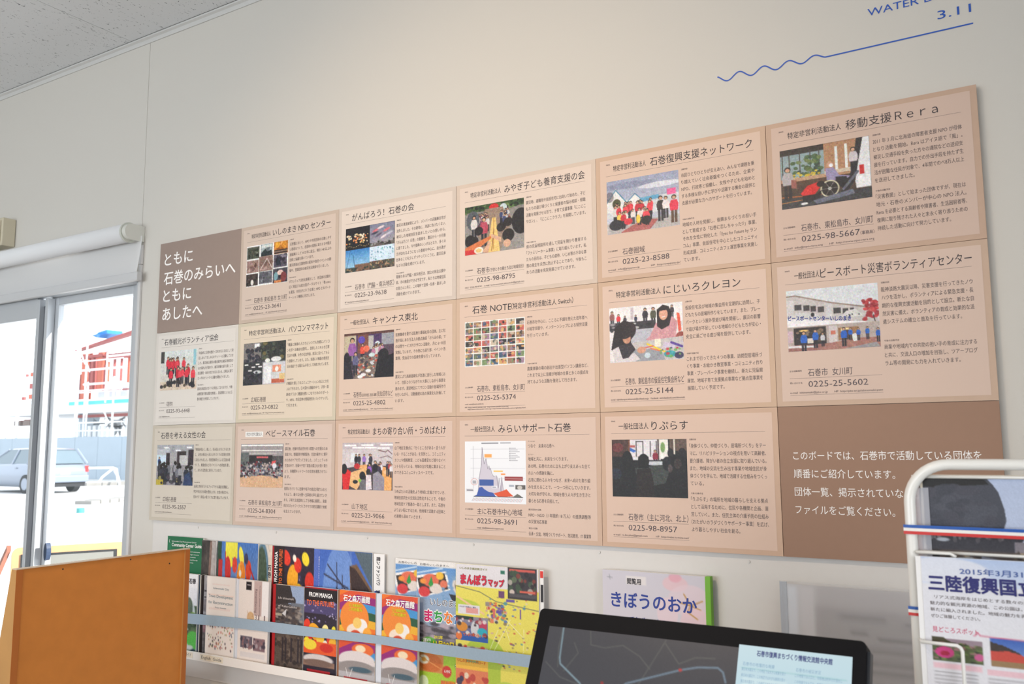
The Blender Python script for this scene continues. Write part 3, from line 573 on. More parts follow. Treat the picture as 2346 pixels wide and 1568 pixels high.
def ph_babysmile():
    p = Pic(100, 76, (132, 128, 128)); p.rect(0, 0, 1, .28, (156, 150, 150)); p.rect(.01, .02, .98, .05, (236, 236, 232)); p.rect(.03, .14, .97, .165, (224, 222, 216)); p.rect(.17, .21, .85, .225, (210, 206, 200)); p.rect(0, .28, 1, .5, (84, 80, 82)); p.rect(.2, .26, .75, .44, (40, 36, 38)); p.rect(.38, .29, .65, .33, (206, 96, 100)); p.rect(0, .2, .2, .5, (100, 106, 104))
    p.rect(0, .74, 1, 1, (206, 166, 130), (220, 180, 148)); p.scatter(220, .02, .42, .98, .78, .02, .022, [(40, 38, 46), (70, 64, 74), (190, 170, 160), (120, 40, 50), (90, 100, 130), (200, 196, 200), (30, 28, 32)]); p.poly([(.1, 1), (.24, .76), (.5, .72), (.76, .76), (.92, 1)], (212, 172, 136)); p.poly([(.74, .4), (.84, .38), (.8, .48), (.73, .5)], (226, 90, 96)); p.ell(.8, .5, .05, .06, (222, 222, 226)); return p.noise(5, 1)
def ph_umebatake():
    p = Pic(110, 82, (206, 198, 200)); p.rect(0, 0, 1, .14, (190, 178, 184))
    for x, y in ((.04, .04), (.38, .035), (.76, .03), (.2, .09), (.45, .09), (.7, .1)): p.rect(x, y, x+.24, y+.035, (250, 248, 248))
    p.rect(0, .16, 1, .44, (206, 196, 198)); p.rect(.17, .22, .33, .42, (224, 228, 232)); p.line([(.72, .16), (.86, .2), (.9, .16), (.98, .24)], .014, (120, 90, 92)); p.line([(.75, .32), (.9, .28), (.98, .33)], .01, (120, 90, 92))
    for x, c in ((.28, (30, 30, 40)), (.34, (40, 40, 50)), (.44, (150, 110, 190)), (.55, (226, 220, 224)), (.57, (50, 46, 60))): p.person(x, .24, .3, c)
    p.poly([(.0, .56), (.5, .46), (1, .5), (1, 1), (.0, 1)], (70, 58, 62)); p.poly([(.16, .64), (.48, .52), (.52, .62), (.3, 1), (.12, .9)], (232, 184, 128)); p.poly([(.3, .48), (.5, .46), (.5, .54), (.28, .56)], (230, 170, 110)); p.poly([(.7, .5), (.98, .52), (.98, 1), (.82, 1), (.76, .66)], (236, 170, 100)); p.ell(.9, .62, .08, .05, (236, 190, 140))
    p.crowd(8, .62, .98, .38, .46, .28, [(140, 60, 140), (60, 50, 70), (226, 220, 224), (180, 60, 60)]); p.person(.66, .38, .4, (30, 28, 36)); p.ell(.3, .5, .06, .06, (190, 40, 44)); p.poly([(0, .62), (.1, .56), (.18, .62), (.14, 1), (.02, 1)], (214, 36, 40)); p.ell(.04, .56, .06, .11, (24, 22, 26)); p.person(.55, .44, .34, (150, 96, 190))
    p.ell(.41, .7, .06, .09, (26, 24, 30)); p.poly([(.36, .78), (.47, .78), (.5, 1), (.36, 1)], (110, 108, 114)); p.ell(.53, .62, .045, .07, (34, 30, 36)); p.poly([(.48, .68), (.58, .68), (.6, .98), (.48, 1)], (226, 214, 218)); p.poly([(.62, .66), (.72, .6), (.84, .74), (.84, 1), (.62, 1)], (150, 144, 156)); p.ell(.27, .83, .05, .04, (26, 30, 34)); p.ell(.36, .8, .03, .03, (140, 200, 70)); return p.noise(4, 1)
def ph_graph():
    p = Pic(150, 150, (236, 238, 242)); p.line([(.14, .08), (.14, .8)], .004, (150, 150, 160))
    for y in (.13, .28, .44, .6): p.line([(.1, y), (.72 if y > .2 and y < .4 else .98, y)], .003, (170, 172, 182))
    p.poly([(.22, .87), (.24, .62), (.27, .42), (.29, .1), (.33, .37), (.355, .28), (.39, .45), (.42, .42), (.45, .54), (.5, .58), (.54, .57), (.58, .78), (.61, .6), (.65, .87)], (206, 200, 212))
    p.line([(.22, .87), (.24, .6), (.28, .38), (.29, .1), (.325, .37), (.355, .28), (.385, .45), (.405, .4), (.415, .46), (.43, .44), (.45, .52), (.48, .57), (.53, .56), (.555, .75), (.57, .6), (.6, .82), (.61, .58), (.64, .8)], .006, (120, 112, 130))
    p.rect(.245, .62, .48, .72, (60, 90, 160)); p.poly([(.14, .9), (.2, .87), (.24, .75), (.29, .74), (.33, .78), (.4, .82), (.47, .83), (.52, .9)], (56, 86, 168)); p.poly([(.48, .84), (.56, .82), (.62, .8), (.69, .77), (.74, .83), (.8, .88), (.56, .9)], (220, 84, 44)); p.poly([(.78, .9), (.86, .84), (.9, .86), (.95, .9)], (110, 108, 100)); p.rect(.15, .89, .95, .9, (50, 60, 70))
    p.rect(.33, .21, .45, .265, (246, 168, 90)); p.rect(.48, .475, .63, .495, (240, 190, 80)); p.rect(.6, .52, .67, .545, (244, 150, 80)); p.rect(.66, .57, .95, .635, (150, 50, 50)); p.rect(.67, .6, .94, .606, (230, 200, 200)); p.rect(.83, .7, .99, .77, (96, 92, 90)); p.ell(.9, .74, .04, .03, (200, 196, 190)); p.rect(.02, .77, .15, .83, (226, 226, 230)); p.rect(.03, .79, .14, .805, (96, 96, 110)); p.rect(.45, .72, .54, .76, (230, 232, 240)); p.rect(.46, .735, .52, .745, (100, 100, 120))
    p.ell(.16, .66, .06, .055, (200, 96, 90), .5); p.ell(.16, .66, .052, .047, (232, 232, 236)); p.rect(.13, .64, .19, .69, (130, 130, 140), al=.6)
    for i in range(8): p.rect(.74, .11+i*.028, .755, .122+i*.028, (90, 90, 100)); p.rect(.765, .113+i*.028, .84+.03*(i % 3), .12+i*.028, (130, 130, 140))
    p.rect(.28, .025, .56, .04, (110, 110, 120)); p.rect(.59, .025, .76, .038, (130, 130, 140)); p.rect(.73, .7, .81, .73, (120, 130, 150), al=.6)
    for i in range(34): p.line([(.12+i*.024, .97), (.15+i*.024, .92)], .004, (170, 90, 90) if i % 2 else (120, 120, 130))
    return p
def ph_ripurasu():
    p = Pic(140, 104, (26, 26, 28), (16, 16, 18)); p.rect(0, 0, .24, .3, (74, 50, 44)); p.ell(.08, .14, .08, .08, (120, 50, 52), .7); p.rect(.24, 0, .66, .36, (226, 222, 226)); p.rect(.23, 0, .25, .28, (120, 76, 50)); p.rect(.64, 0, .76, .34, (236, 232, 226)); p.rect(.78, 0, 1, .2, (96, 78, 68)); p.rect(.83, 0, .85, .26, (226, 222, 206)); p.rect(.62, 0, .64, .36, (60, 44, 44))
    for x in (.33, .42, .52, .6): p.rect(x, .03, x+.012, .3, (60, 54, 60))
    p.rect(.33, .03, .43, .045, (60, 54, 60)); p.rect(.25, .1, .32, .14, (180, 96, 90)); p.poly([(.25, .14), (.34, .2), (.3, .23), (.25, .2)], (60, 110, 190)); p.ell(.69, .14, .03, .09, (110, 150, 80), .9); p.person(.59, .18, .3, (140, 40, 60)); p.rect(.5, .38, .8, .44, (190, 196, 204)); p.ell(.62, .42, .14, .04, (206, 210, 216), .7)
    p.poly([(.3, .5), (.8, .42), (.72, .75), (.4, .85)], (58, 64, 62)); p.ell(.21, .34, .07, .14, (16, 16, 18)); p.poly([(.14, .3), (.28, .3), (.32, .56), (.14, .56)], (18, 18, 20)); p.ell(.43, .38, .075, .13, (12, 11, 13)); p.poly([(.34, .52), (.52, .5), (.56, .74), (.56, 1), (.32, 1), (.33, .7)], (32, 24, 24)); p.rect(.36, .3, .5, .5, (12, 11, 13)); p.ell(.79, .24, .04, .08, (30, 28, 32)); p.ell(.94, .24, .05, .09, (26, 22, 26)); p.ell(.74, .42, .06, .12, (22, 24, 30)); p.poly([(.78, .3), (1, .3), (1, 1), (.74, 1), (.8, .6)], (18, 16, 18)); p.ell(.78, .5, .03, .07, (110, 90, 86), .6); p.ell(.88, .42, .05, .09, (60, 50, 48), .8); p.ell(.05, .6, .08, .1, (30, 36, 50)); return p.noise(3, 1)

# ------------------------------------------------------------------ the eighteen notice panels
XC = [0.007, 0.4135, 0.834, 1.2605, 1.682, 2.1018, 2.519]
ZR = [0.0, 0.3127, 0.6268, 0.9408]
TAN = (198, 172, 150); TANI = (214, 192, 176)
PANELS = {
 (1, 0): dict(b=(194, 176, 160), i=(208, 190, 176), ph=ph_npo, lab='tan notice panel with a nine picture collage, right of the brown title panel', org=('特定非営利活動法人', .0494, .135), t=('いしのまき NPO センター', .1443, .3878),
   place=('石巻市 東松島市 女川町', .213), tel='0225-23-3641', mail='e-mail  npo@ishinomaki-npo.org      HP  http://ishinomaki-npocenter.com',
   b1=['石巻圏において、NPO や市民団体の活動しやす', 'い環境をつくり、各団体の発展に寄与する中間支', '援組織として H12 年に設立。現在 140 以上の', '団体と協議を築いています。', '震災直後は支援物資の配布や復旧イベントの開', '催や、登録団体の被災状況調査を行いました。'],
   b2=['ボランティア活性化事業として、各団体の活動を', '広く発信する総合型ポータルサイト「巻.com」', 'を運営。市民まちづくり企業と NPO とのパート', 'ナーシップ構築に尽力します。']),
 (2, 0): dict(b=(206, 192, 180), i=(220, 206, 194), ph=ph_ganbaro, lab='cream notice panel with a four picture collage of lanterns, carp streamers and sky', t=('がんばろう！石巻の会', .0521, .2823),
   place=('石巻市（門脇・南浜地区）', .213), tel='0225-23-9638', mail='HP  http://gambarouishinomaki.jimdo.com/', t2=.2215, s2=.2345,
   b1=['震災の津波被害により、メンバーの店舗兼住宅が', '流失しました。その跡地に、津波に負けたくない、', '被災した地域住民を励ましたいとの想いから、', '「がんばろう！石巻」の看板を、震災から一か月後', 'に建てました。今や復興のシンボルとなり、多くの', '方が訪れるようになった看板を中心に、自分達が', '出来ることを少しずつやっていこうと、震災伝承', 'などの活動を続けています。'],
   b2=['看板のある門脇・南浜地区は、国立の祈念公園や', '県、市の施設ができる予定です。私たちは地域住民', 'の皆さんと共に、この場所で追悼・伝承・励ましの', '活動を続けていきます。']),
 (3, 0): dict(b=(208, 190, 174), i=(220, 202, 188), ph=ph_bamboo, lab='cream notice panel with a photo of children along a bamboo trough', org=('特定非営利活動法人', .0469, .1439), t=('みやぎ子ども養育支援の会', .1546, .3909),
   place=('石巻市（子供とその親たち及び地域住民）', .213), psz=.0155, tel='0225-98-8795', mail='FAX  0225-98-8745    e-mail  kodomomiran.ishinomaki@gmail.com', s2=.2025,
   b1=['震災時、避難所や仮設住宅に出向いて始めた、子ど', 'もたちの遊び場づくりと保護者の悩み相談・傾聴', '活動を発展させる形で、子育て支援事業「にこにこ', 'サロン」、「にこにこクラブ」を展開しています。'],
   b2=['県の児童相談所を通して児童を預かり養育する', '「ファミリーホーム事業」に取り組んでいます。私', 'たちの目的は、子どもの虐待、いじめ等の不幸な事', '態の発生を未然に防止することであり、今後もこ', 'れらの活動を充実発展させていきます。']),
 (4, 0): dict(b=(200, 170, 146), i=(214, 188, 170), ph=ph_network, lab='tan notice panel with a group in red before white gabled buildings', org=('特定非営利活動法人', .0477, .1332), t=('石巻復興支援ネットワーク', .1438, .3886),
   place=('石巻圏域', .125), tel='0225-23-8588', mail='e-mail  info@yappesu.jp            HP  http://yappesu.jp/',
   b1=['市民ひとりひとりが支えあい、みんなで課題を乗', 'り越えていく社会基盤をつくるため、企業や', 'NPO、行政等と協働し、女性や子どもを始めと', 'する多様な担い手に学びや活躍する機会の提供と', '支援が必要な方へのサポートを行っています。'],
   b2=['地域の人材を発掘し、復興まちづくりの担い手', 'として育成する「石巻に恋しちゃった♡」事業、', 'それを女性に特化した「Eyes for Future by ラン', 'コム」事業、仮設住宅を中心としたコミュニティ', '形成支援、コミュニティカフェ運営事業を実施し', 'ています。']),
 (5, 0): dict(b=(192, 162, 140), i=(206, 180, 164), ph=ph_wheelchair, lab='tan notice panel with a photo of a wheelchair user at a van lift', org=('特定非営利活動法人', .0474, .1599), t=('移動支援Ｒｅｒａ', .1690, .3464),
   place=('石巻市、東松島市、女川町', .2128), tel='0225-98-5667', telx='（事務局）', mail='e-mail  info@npo-rera.org      HP  http://www.npo-rera.org',
   b1=['2011 年 3 月に北海道の障害者支援 NPO が母体', 'となり活動を開始。Rera はアイヌ語で「風」。', '被災し交通手段を失った方々の通院などの送迎支', '援を行っています。自力での外出手段を持たず生', '活が困難な住民が対象で、4年間でのべ8万人以上', 'を送迎してきました。'],
   b2=['「災害救援」として始まった団体ですが、現在は', '地元・石巻のメンバーが中心の NPO 法人。', 'Rera を必要とする高齢者や障害者、生活困窮者等、', '復興に取り残された人々と末永く寄り添うための', '持続した活動に向けて努力しています。']),
 (0, 1): dict(b=(214, 208, 200), i=(221, 215, 207), ph=ph_volunteers, lab='very pale notice panel with volunteers in red jackets, below the brown title panel', t=('石巻観光ボランティア協会', .0435, .3135),
   place=('石巻市内', .098), tel='0225-93-6448', mail='e-mail  info@i-kanko.com',
   b1=['平成8年に石巻の歴史・文化を伝える会として発', '足しおもてなしの心をモットーに活動してきま', 'した。震災後は通常の観光案内を被災地巡回の', 'ほか案内人が加わり、被災体験の語り部として', '防災教育・命の大切さを伝えるため、日和山に建て', 'た一坪のテントから活動を開始させました。'],
   b2=['震災伝承震災のガイドに特化しておりますが、今後', 'は教育旅行等の誘致を推進し、防災教育とともに石', '巻の魅力を発信していきます。']),
 (1, 1): dict(b=(204, 194, 172), i=(219, 204, 184), ph=ph_pcmama, lab='yellowish cream notice panel with a dark three picture collage', org=('特定非営利活動法人', .0497, .2095), oh=.0155, t=('パソコンママネット', .2241, .3857),
   place=('広域石巻圏', .132), tel='0225-23-0822', mail='e-mail  npo@pasomama.com  HP  http://www.pasomama.com',
   b1=['「機器と無縁の人たちにいつでも気軽にパソコ', 'ンを学べる機会を提供し、習得したスキルを日常', '生活や就職、女性の社会参画、防災に活かしてもら', 'う活動をしています。また、気軽にIT機器の使用方', '法を相談できる駆け込み寺として利用されています。'],
   b2=['IT機器を通してのコミュニケーション向上に力を', '入れて行きます。日々変わる機器の中で、子供・高', '齢者がうまく機器を使いこなすためのサポート', 'や、NPO、市民団体の情報発信をバックアップし', 'て行きます。']),
 (2, 1): dict(b=(202, 176, 152), i=(216, 192, 174), ph=ph_cannus, lab='tan notice panel with a dark photo of people around a laden table', org=('一般社団法人', .0512, .1234), t=('キャンナス東北', .1364, .2972),
   place=('石巻市（旧河北地区､牡鹿､雄勝）気仙沼市など', .213), tel='0225-25-4802', mail='e-mail  cannus_touhoku@camus.org     HP  http://cannustouhoku.com/',
   b1=['医療職者を要する医療介護福祉系の団体。主に牡', '鹿半島にある当法人の拠点施設「おらほの家」で', 'の訪問サービス付きサロン活動を、月に 6〜8 回', '実施しています。その他にも語り部、イベント各', '業務、気仙沼での医療支援も行っています。'],
   b2=['震災により高齢過疎化が急激に進行した地域にお', 'いて、住民とのつながりを大事にしながら事業を', '進めます。渡波地区にてサロン活動や居場所作り', 'を行いながら、活動継続の為の事業化も計画して', 'います。']),
 (3, 1): dict(b=(204, 176, 152), i=(218, 192, 174), ph=ph_grid, phb=.1853, lab='tan notice panel with a seven by seven grid of tiny photos', t=('石巻 NOTE', .0530, .1737), t1=('（特定非営利活動法人 Switch）', .1745, .3536),
   place=('石巻市、東松島市、女川町', .213), tel='0225-25-5374', mail='e-mail  sreimi@switch-sendai.org', mail2='HP  http://switch-sendai.org/  http://www.sendai-note.org/', mail3='http://www.ishinomaki-note.org/  http://www.ishinomaki-note.org/index.html',
   b1=['石巻市を中心に、こころに不調を抱えた若年者へ', 'の就学支援や、インターンシップによる就労支援', 'を行っています。'],
   b2=['農業体験の場の創出や出張型パソコン講座など、', 'これまで以上に皆様が地域の仕事と多くの接点を', '持てるような活動を強化して行きます。']),
 (4, 1): dict(b=(202, 172, 146), i=(217, 190, 172), ph=ph_crayon, lab='tan notice panel with a photo of two long haired girls doing crafts', org=('特定非営利活動法人', .0481, .162), t=('にじいろクレヨン', .1692, .3506),
   place=('石巻市、東松島市の仮設住宅集会所など', .213), tel='0225-25-5144', mail='e-mail  nijiirokureyon.ishinomaki@softbank.ne.jp    Facebook  www.facebook.com/ishinomaki',
   b1=['仮設住宅及び地域の集会所を定期的に訪問し、子', 'どもたちの居場所作りをしています。また、プレー', 'パークという屋外型遊び場を開催し、震災の影響', 'で遊び場が不足している地域の子どもたちが安心・', '安全に過ごせる遊び場を提供しています。'],
   b2=['これまで行ってきた４つの事業、訪問型居場所づ', 'くり事業・お絵かき教室事業・コミュニティ作り', '事業・プレーパーク事業を継続し、新たに児童館', '運営、地域子育て支援拠点事業など拠点型事業を', '展開していく予定です。']),
 (5, 1): dict(b=(196, 168, 146), i=(211, 186, 170), ph=ph_storefront, lab='tan notice panel with a photo of a shopfront and people in blue vests', org=('一般社団法人', .0482, .1005), t=('ピースボート災害ボランティアセンター', .1023, .3881),
   place=('石巻市  女川町', .157), tel='0225-25-5602', mail='e-mail  ishinomaki@pbv.or.jp       HP  http://pbv.or.jp/ishinomaki-psen',
   b1=['阪神淡路大震災以降、災害支援を行ってきたノウ', 'ハウを活かし、ボランティアによる緊急支援・長', '期的な復興支援活動を目的として設立。新たな自', '然災害に備え、ボランティアの育成と効果的な派', '遣システムの確立と普及を行っています。'],
   b2=['商業や地域内での共助の担い手の育成に注力する', 'と共に、交流人口の増加を目指し、ツアープログ', 'ラム等の開発にも力を入れていきます。']),
 (0, 2): dict(b=(196, 187, 171), i=(208, 199, 185), ph=ph_seminar, lab='greyish beige notice panel with a dark seminar room photo, at the bottom left', t=('石巻を考える女性の会', .0454, .2688),
   place=('広域石巻圏', .135), tel='0225-95-2557', mail='e-mail  yuriarimura@kaminarihama.com',
   b1=['「地域を明るく、楽しく、住み良いまちにするため', 'に、女性の視点から見たまちづくりの実現を目的', 'に設立されました。市民団体同士による交流の場', 'づくり、勉強会などのイベントへの参加を通し', 'て、まちの活性化に寄与しています。'],
   b2=['会員と市民がスキルアップできる講座を開催し、', '学びや気付きの場を提供します。女性の視点から、', '住みやすく明るい街づくりに取り組んでいきます。']),
 (1, 2): dict(b=(198, 176, 160), i=(211, 190, 176), ph=ph_babysmile, lab='tan notice panel with a white label strip and a hall group photo', org=('特定非営利活動法人', .0525, .121), oh=.0105, obox=True, t=('ベビースマイル石巻', .1363, .3417),
   place=('石巻市 東松島市 女川町', .213), tel='0225-24-8304', mail='e-mail  info@babysmile.jp    HP  http://www.babysmile.jp/ml',
   b1=['震災後、妊婦や乳幼児を持つ家庭への支援のため', '結成され、情報提供や物資配布、交流の場作りと親子', 'のためのケアを行ってきました。コミュニティの', '交流の中で、妊婦や子育て家庭の孤立化を防ぐ取り', 'よう、各機関ネットワークの交流を連携させてい', 'ます。'],
   b2=['復興まちづくりに妊婦や母子の視点が取り入れら', 'れるよう、様々な分野へ当事者の声を届けていき', 'ます。子育て交流団体としても地域に展開し、家庭', '向けのネットワークづくりやママの防災講座で地域', 'を支えていきます。']),
 (2, 2): dict(b=(204, 174, 152), i=(214, 188, 172), ph=ph_umebatake, lab='tan notice panel with a bright classroom photo with a red coat at its left', org=('特定非営利活動法人', .0486, .1315), oh=.0135, t=('まちの寄り合い所・うめばたけ', .1412, .393),
   place=('山下地区', .125), tel='0225-23-9066', mail='e-mail  machiumebatake@gmail.com    HP  http://umebatake.org/',
   b1=['山下地区を拠点に「行くところがある・会う人が', 'いる・することがある」を目的とし、コミュニティ', 'カフェや情報教室、こども図書室など様々なイベ', 'ントを行っている、地域の方が気軽に集まること', 'のできるコミュニティスペースです。'],
   b2=['うめばたけの活動をより地域に定着させていき、', '地域住民同士の交流を活性化することで、今後の', '地域包括ケア推進の一助とします。また、石巻を', 'よりよい街にするため、他地域で活動する団体と', 'の連携も深めていきます。']),
 (3, 2): dict(b=(202, 172, 150), i=(215, 189, 172), ph=ph_graph, phb=.2228, lab='tan notice panel with a white graph of blue and orange peaks', org=('一般社団法人', .0469, .1223), t=('みらいサポート石巻', .1328, .3417),
   place=('主に石巻市中心地域', .202), tel='0225-98-3691', mail='e-mail  info@ishinomaki-support.com', special=True),
 (4, 2): dict(b=(202, 170, 146), i=(216, 188, 170), ph=ph_ripurasu, lab='tan notice panel with a very dark photo of silhouettes', org=('一般社団法人', .0475, .1227), t=('りぷらす', .1301, .2185),
   place=('石巻市（主に河北、北上）', .213), tel='0225-98-8957', mail='e-mail  re.bo.plus@gmail.com          HP  http://rebo.is-mine.net/',
   b1=['「身体づくり、仲間づくり、居場所づくり」をテー', 'マに、リハビリテーションの視点を用いて高齢者、', '要介護者、障がい者の自立支援に取り組んでいる。', 'また、地域の交流を生み出す事業や地域住民が身', '体づくりを学んで、地域で活躍する仕組みをつくっ', 'ている。'],
   b2=['「りぷらす」の場所を地域の暮らしを支える拠点', 'として活用するために、住民や各機関と企画、運', '営していく。また、住民主体の介護予防の仕組み', '（おたがいカラダづくりサポーター事業）を広げ、', 'より暮らしやすい社会を創る。']),
}
GP = 'notice panels mounted edge to edge on the wall'
PY = -0.018
def panel_base(c, r, border, lab):
    x0, x1 = XC[c], XC[c+1]; z1, z0 = Z0-ZR[r], Z0-ZR[r+1]
    t = thing('notice_panel', lab, 'notice panel', (x0, 0, z0), GP)
    dy = rnd.uniform(-0.0006, 0.0006); g = 0.0005
    bm = NB(); box(bm, x0+g, x1-g, PY+dy, -0.0055, z0+g, z1-g); obj('board', bm, mat('panel_%d_%d_%d' % border, border, 0.55, noise=0.012, nscale=70), t)
    return t, Frame((x0, PY+dy, z1)), x1-x0, z1-z0
LSTD = 0.0166
for (c, r), d in PANELS.items():
    t, f, w, h = panel_base(c, r, d['b'], d['lab'])
    bm = NB(); fpoly(bm, f, [(.0122, .011), (.0122, h-.011), (w-.0122, h-.011), (w-.0122, .011)], .0003); obj('print_area', bm, mat('print_%d_%d_%d' % d['i'], d['i'], 0.55), t)
    rt = .387 if w < .418 else .392
    bm = NB()
    for (u0, u1, v) in ((.028, rt, .0514), (.029, .2135, .2548), (.029, .2135, .2903)): fpoly(bm, f, [(u0, v), (u0, v+.0005), (u1, v+.0005), (u1, v)], .0005)
    obj('rule_lines', bm, INKS, t)['kind'] = 'stuff'
    pc_ = d['ph'](); pc_.noise(7, 1, grey=False).noise(5, 3).noise(2.5, 7) if (c, r) not in ((3, 2),) else None
    picture('photograph', pc_, f, .029, .2140, .0658, d.get('phb', .1978), t, .0006)
    L = Letters(f, .0007)
    if d.get('obox'):
        bm = NB(); fpoly(bm, f, [(.0469, .0285), (.0469, .0447), (.1253, .0447), (.1253, .0285)], .0006); obj('white_label', bm, mat('label_white', (236, 234, 230), 0.5), t, 'white correction label')
    if 'org' in d:
        s, u0, u1 = d['org']; L.add(s, u0, .0418 if not d.get('obox') else .0415, d.get('oh', .0140), width=u1-u0, res=3, bold=.008)
    s, u0, u1 = d['t']; L.add(s, u0, .0452, .0205, width=u1-u0, res=2, bold=.008)
    if 't1' in d: s, u0, u1 = d['t1']; L.add(s, u0, .0432, .0150, width=u1-u0, res=3, bold=.006)
    L.build('title_lettering', INK, t)
    L = Letters(f, .0007)
    ps, pr = d['place']
    if c == 3 and r == 0:
        L.add('石巻市', .0675, .2514, .0150, width=.040); L.add('（子供とその親たち及び地域住民）', .108, .2500, .0095, width=.104)
    elif c == 2 and r == 1:
        L.add('石巻市', .0675, .2514, .0150, width=.030); L.add('（旧河北地区､牡鹿､雄勝）', .0985, .2500, .0085, width=.056); L.add('気仙沼市など', .156, .2514, .0150, width=.056)
    else: L.add(ps, .0675, .2514, .0150, width=pr-.0675)
    L.add(d['tel'], .0675, .2755, .0160, width=.1185, res=2)
    if 'telx' in d: L.add(d['telx'], .187, .2745, .0075, width=.027)
    L.add('団体名', .0285, .0242, .0032, bold=.01); L.add('活動内容' if not d.get('special') else 'ミッション', .2205, .0688, .0036, bold=.01)
    if not d.get('special'): L.add('今後の活動予定', .2205, d.get('t2', .1885), .0036, bold=.01)
    L.add('主な活動場所', .0292, .2412, .0038, bold=.01); L.add('問い合わせ先', .0292, .2668, .0038, bold=.01)
    mw = .184 if len(d['mail']) > 46 else None
    L.add(d['mail'], .0292 if c != 3 or r != 2 else .066, .2878 if 'mail2' not in d else .2850, .0052 if 'mail2' not in d else .0042, width=mw, squeeze=.9)
    if 'mail2' in d: L.add(d['mail2'], .0292, .2935, .0042, width=.135); L.add(d['mail3'], .038, .2985, .0042, width=.176)
    L.build('contact_lettering', INKS if c < 3 else mat('contact_ink', (90, 80, 84), 0.6), t)
    L = Letters(f, .0007); BW = rt-.2205
    def para(lines, v0, full=21.0):
        for k, s in enumerate(lines):
            n = sum(0.55 if ord(ch) < 0x300 else 1.0 for ch in s)
            last = (k == len(lines)-1) or n < 17.5
            L.add(s, .2205, v0+k*LSTD, .0094, width=BW*min(1, n/22.0) if last else BW)
    if d.get('special'):
        L.add('つなぐ　未来の石巻へ', .2205, .0835, .0094, width=.075); L.add('ビジョン', .2205, .1015, .0034)
        L.add('地域と共に、未来をつくります。', .2205, .1155, .0092, width=.112)
        for k, s in enumerate(['あの時、石巻のために立ち上がり支えあった全て', 'の人への感謝を胸に。', '石巻に関わる人々をつなぎ、未来へ向けた取り組', 'みを支えることで、一つ一つ形にしていきます。', '大切な命が守られ、地域を想う人々が生き生きと', '暮らせる石巻を目指して。']):
            L.add(s, .2205, .1332+k*.0170, .0092, width=BW*(1 if k in (0, 2, 3, 4) else .42 if k == 1 else .5))
        L.add('震災直後の活動', .2205, .2372, .0042, width=.036, bold=.01); L.add('NPO・NGO（1 年間約 18 万人）の連携調整等', .2205, .2530, .0092, width=BW); L.add('の災害対応事業', .2205, .2690, .0092, width=.052)
        L.add('現在の活動', .2205, .2828, .0042, width=.025, bold=.01); L.add('伝承・交流、地域づくりサポート、防災教育、IT 事業等', .2205, .2985, .0092, width=BW)
    else:
        para(d['b1'], .0862); para(d['b2'], d.get('s2', .2040))
    L.build('body_lettering', INKS, t)
    if (c, r) == (5, 1):
        L = Letters(f, .0009); L.add('ピースボートセンターいしのまき', .0315, .1305, .0100, width=.128, bold=.05, slope=.075); L.build('shop_sign_lettering', mat('sign_blue_print', (30, 50, 140), 0.6), t)
# brown title panel and brown closing panel
t, f, w, h = panel_base(0, 0, (150, 132, 122), 'brown panel with four lines of large white title lettering, top left corner')
L = Letters(f, .0006)
for s, v, u1 in (('ともに', .0820, .172), ('石巻のみらいへ', .1480, .384), ('ともに', .2090, .1715), ('あしたへ', .2722, .230)): L.add(s, .0262, v, .0435, width=u1-.0262, res=3, bold=.022)
L.build('title_lettering', WHITEINK, t)
t, f, w, h = panel_base(5, 2, (152, 118, 96), 'brown panel with four lines of white lettering, bottom right corner behind the wire rack')
L = Letters(f, .0006)
for s, v, u1 in (('このボードでは、石巻市で活動している団体を', .1125, .381), ('順番にご紹介しています。', .1500, .2265), ('団体一覧、掲示されていない団体についての', .1873, .381), ('ファイルをご覧ください。', .2244, .2225)): L.add(s, .0288, v, .0175, width=u1-.0288, res=2, bold=.006)
L.build('message_lettering', WHITEINK, t)

# white backing board behind the panels and leaflets, with screw caps
t = thing('backing_board', 'white backing board behind the leaflets, with small screw caps below the notice panels', 'board', (1.3, 0, 0.62))
bm = NB(); box(bm, 0.012, 2.62, -0.005, -0.0005, 0.62, 1.115, 0.0008); obj('board', bm, BACKW, t)
for x in (0.238, 0.591, 0.948, 1.306, 1.666, 2.023, 2.38):
    bm = NB(); tube(bm, [(x, -0.005, 1.083), (x, -0.0072, 1.083)], 0.0036, 12); tube(bm, [(x, -0.0072, 1.083), (x, -0.0078, 1.083)], 0.0022, 8); obj('screw_cap', bm, mat('screw_cap', (214, 212, 208), 0.4), t)

# ------------------------------------------------------------------ leaflet ledge
t = thing('display_ledge', 'long white leaflet ledge with a low front lip fixed under the notice panels', 'shelf', (1.3, 0, 0.69))
LED = mat('ledge_white', (238, 234, 228), 0.5)
bm = NB(); box(bm, 0.02, 2.62, -0.064, -0.0052, 0.693, 0.7045); obj('shelf_board', bm, LED, t)
bm = NB(); box(bm, 0.02, 2.62, -0.068, -0.064, 0.6925, 0.7175, 0.0008); obj('front_lip', bm, LED, t)
for x in (0.02, 2.612): 
    bm = NB(); box(bm, x, x+0.008, -0.064, -0.0052, 0.7045, 0.73); obj('end_stop', bm, LED, t)
def lip_label(x0, x1, s, lab):
    tt = thing('shelf_label', lab, 'label', (x0, -0.07, 0.70)); f_ = Frame((x0, -0.0685, 0.7145))
    bm = NB(); fbox(bm, f_, 0, x1-x0, 0, 0.0165, 0.0, 0.0004); obj('paper_strip', bm, mat('label_paper', (236, 226, 206), 0.6), tt)
    L = Letters(f_, 0.0006); L.add(s, 0.006, 0.0135, 0.0110, width=x1-x0-0.012, bold=0.01); L.build('lettering', INK, tt)
lip_label(0.232, 0.312, '日本語版ガイド', 'cream label on the ledge lip reading Japanese guide in Japanese')
lip_label(0.347, 0.448, 'English  Guide', 'cream label on the ledge lip reading English Guide')

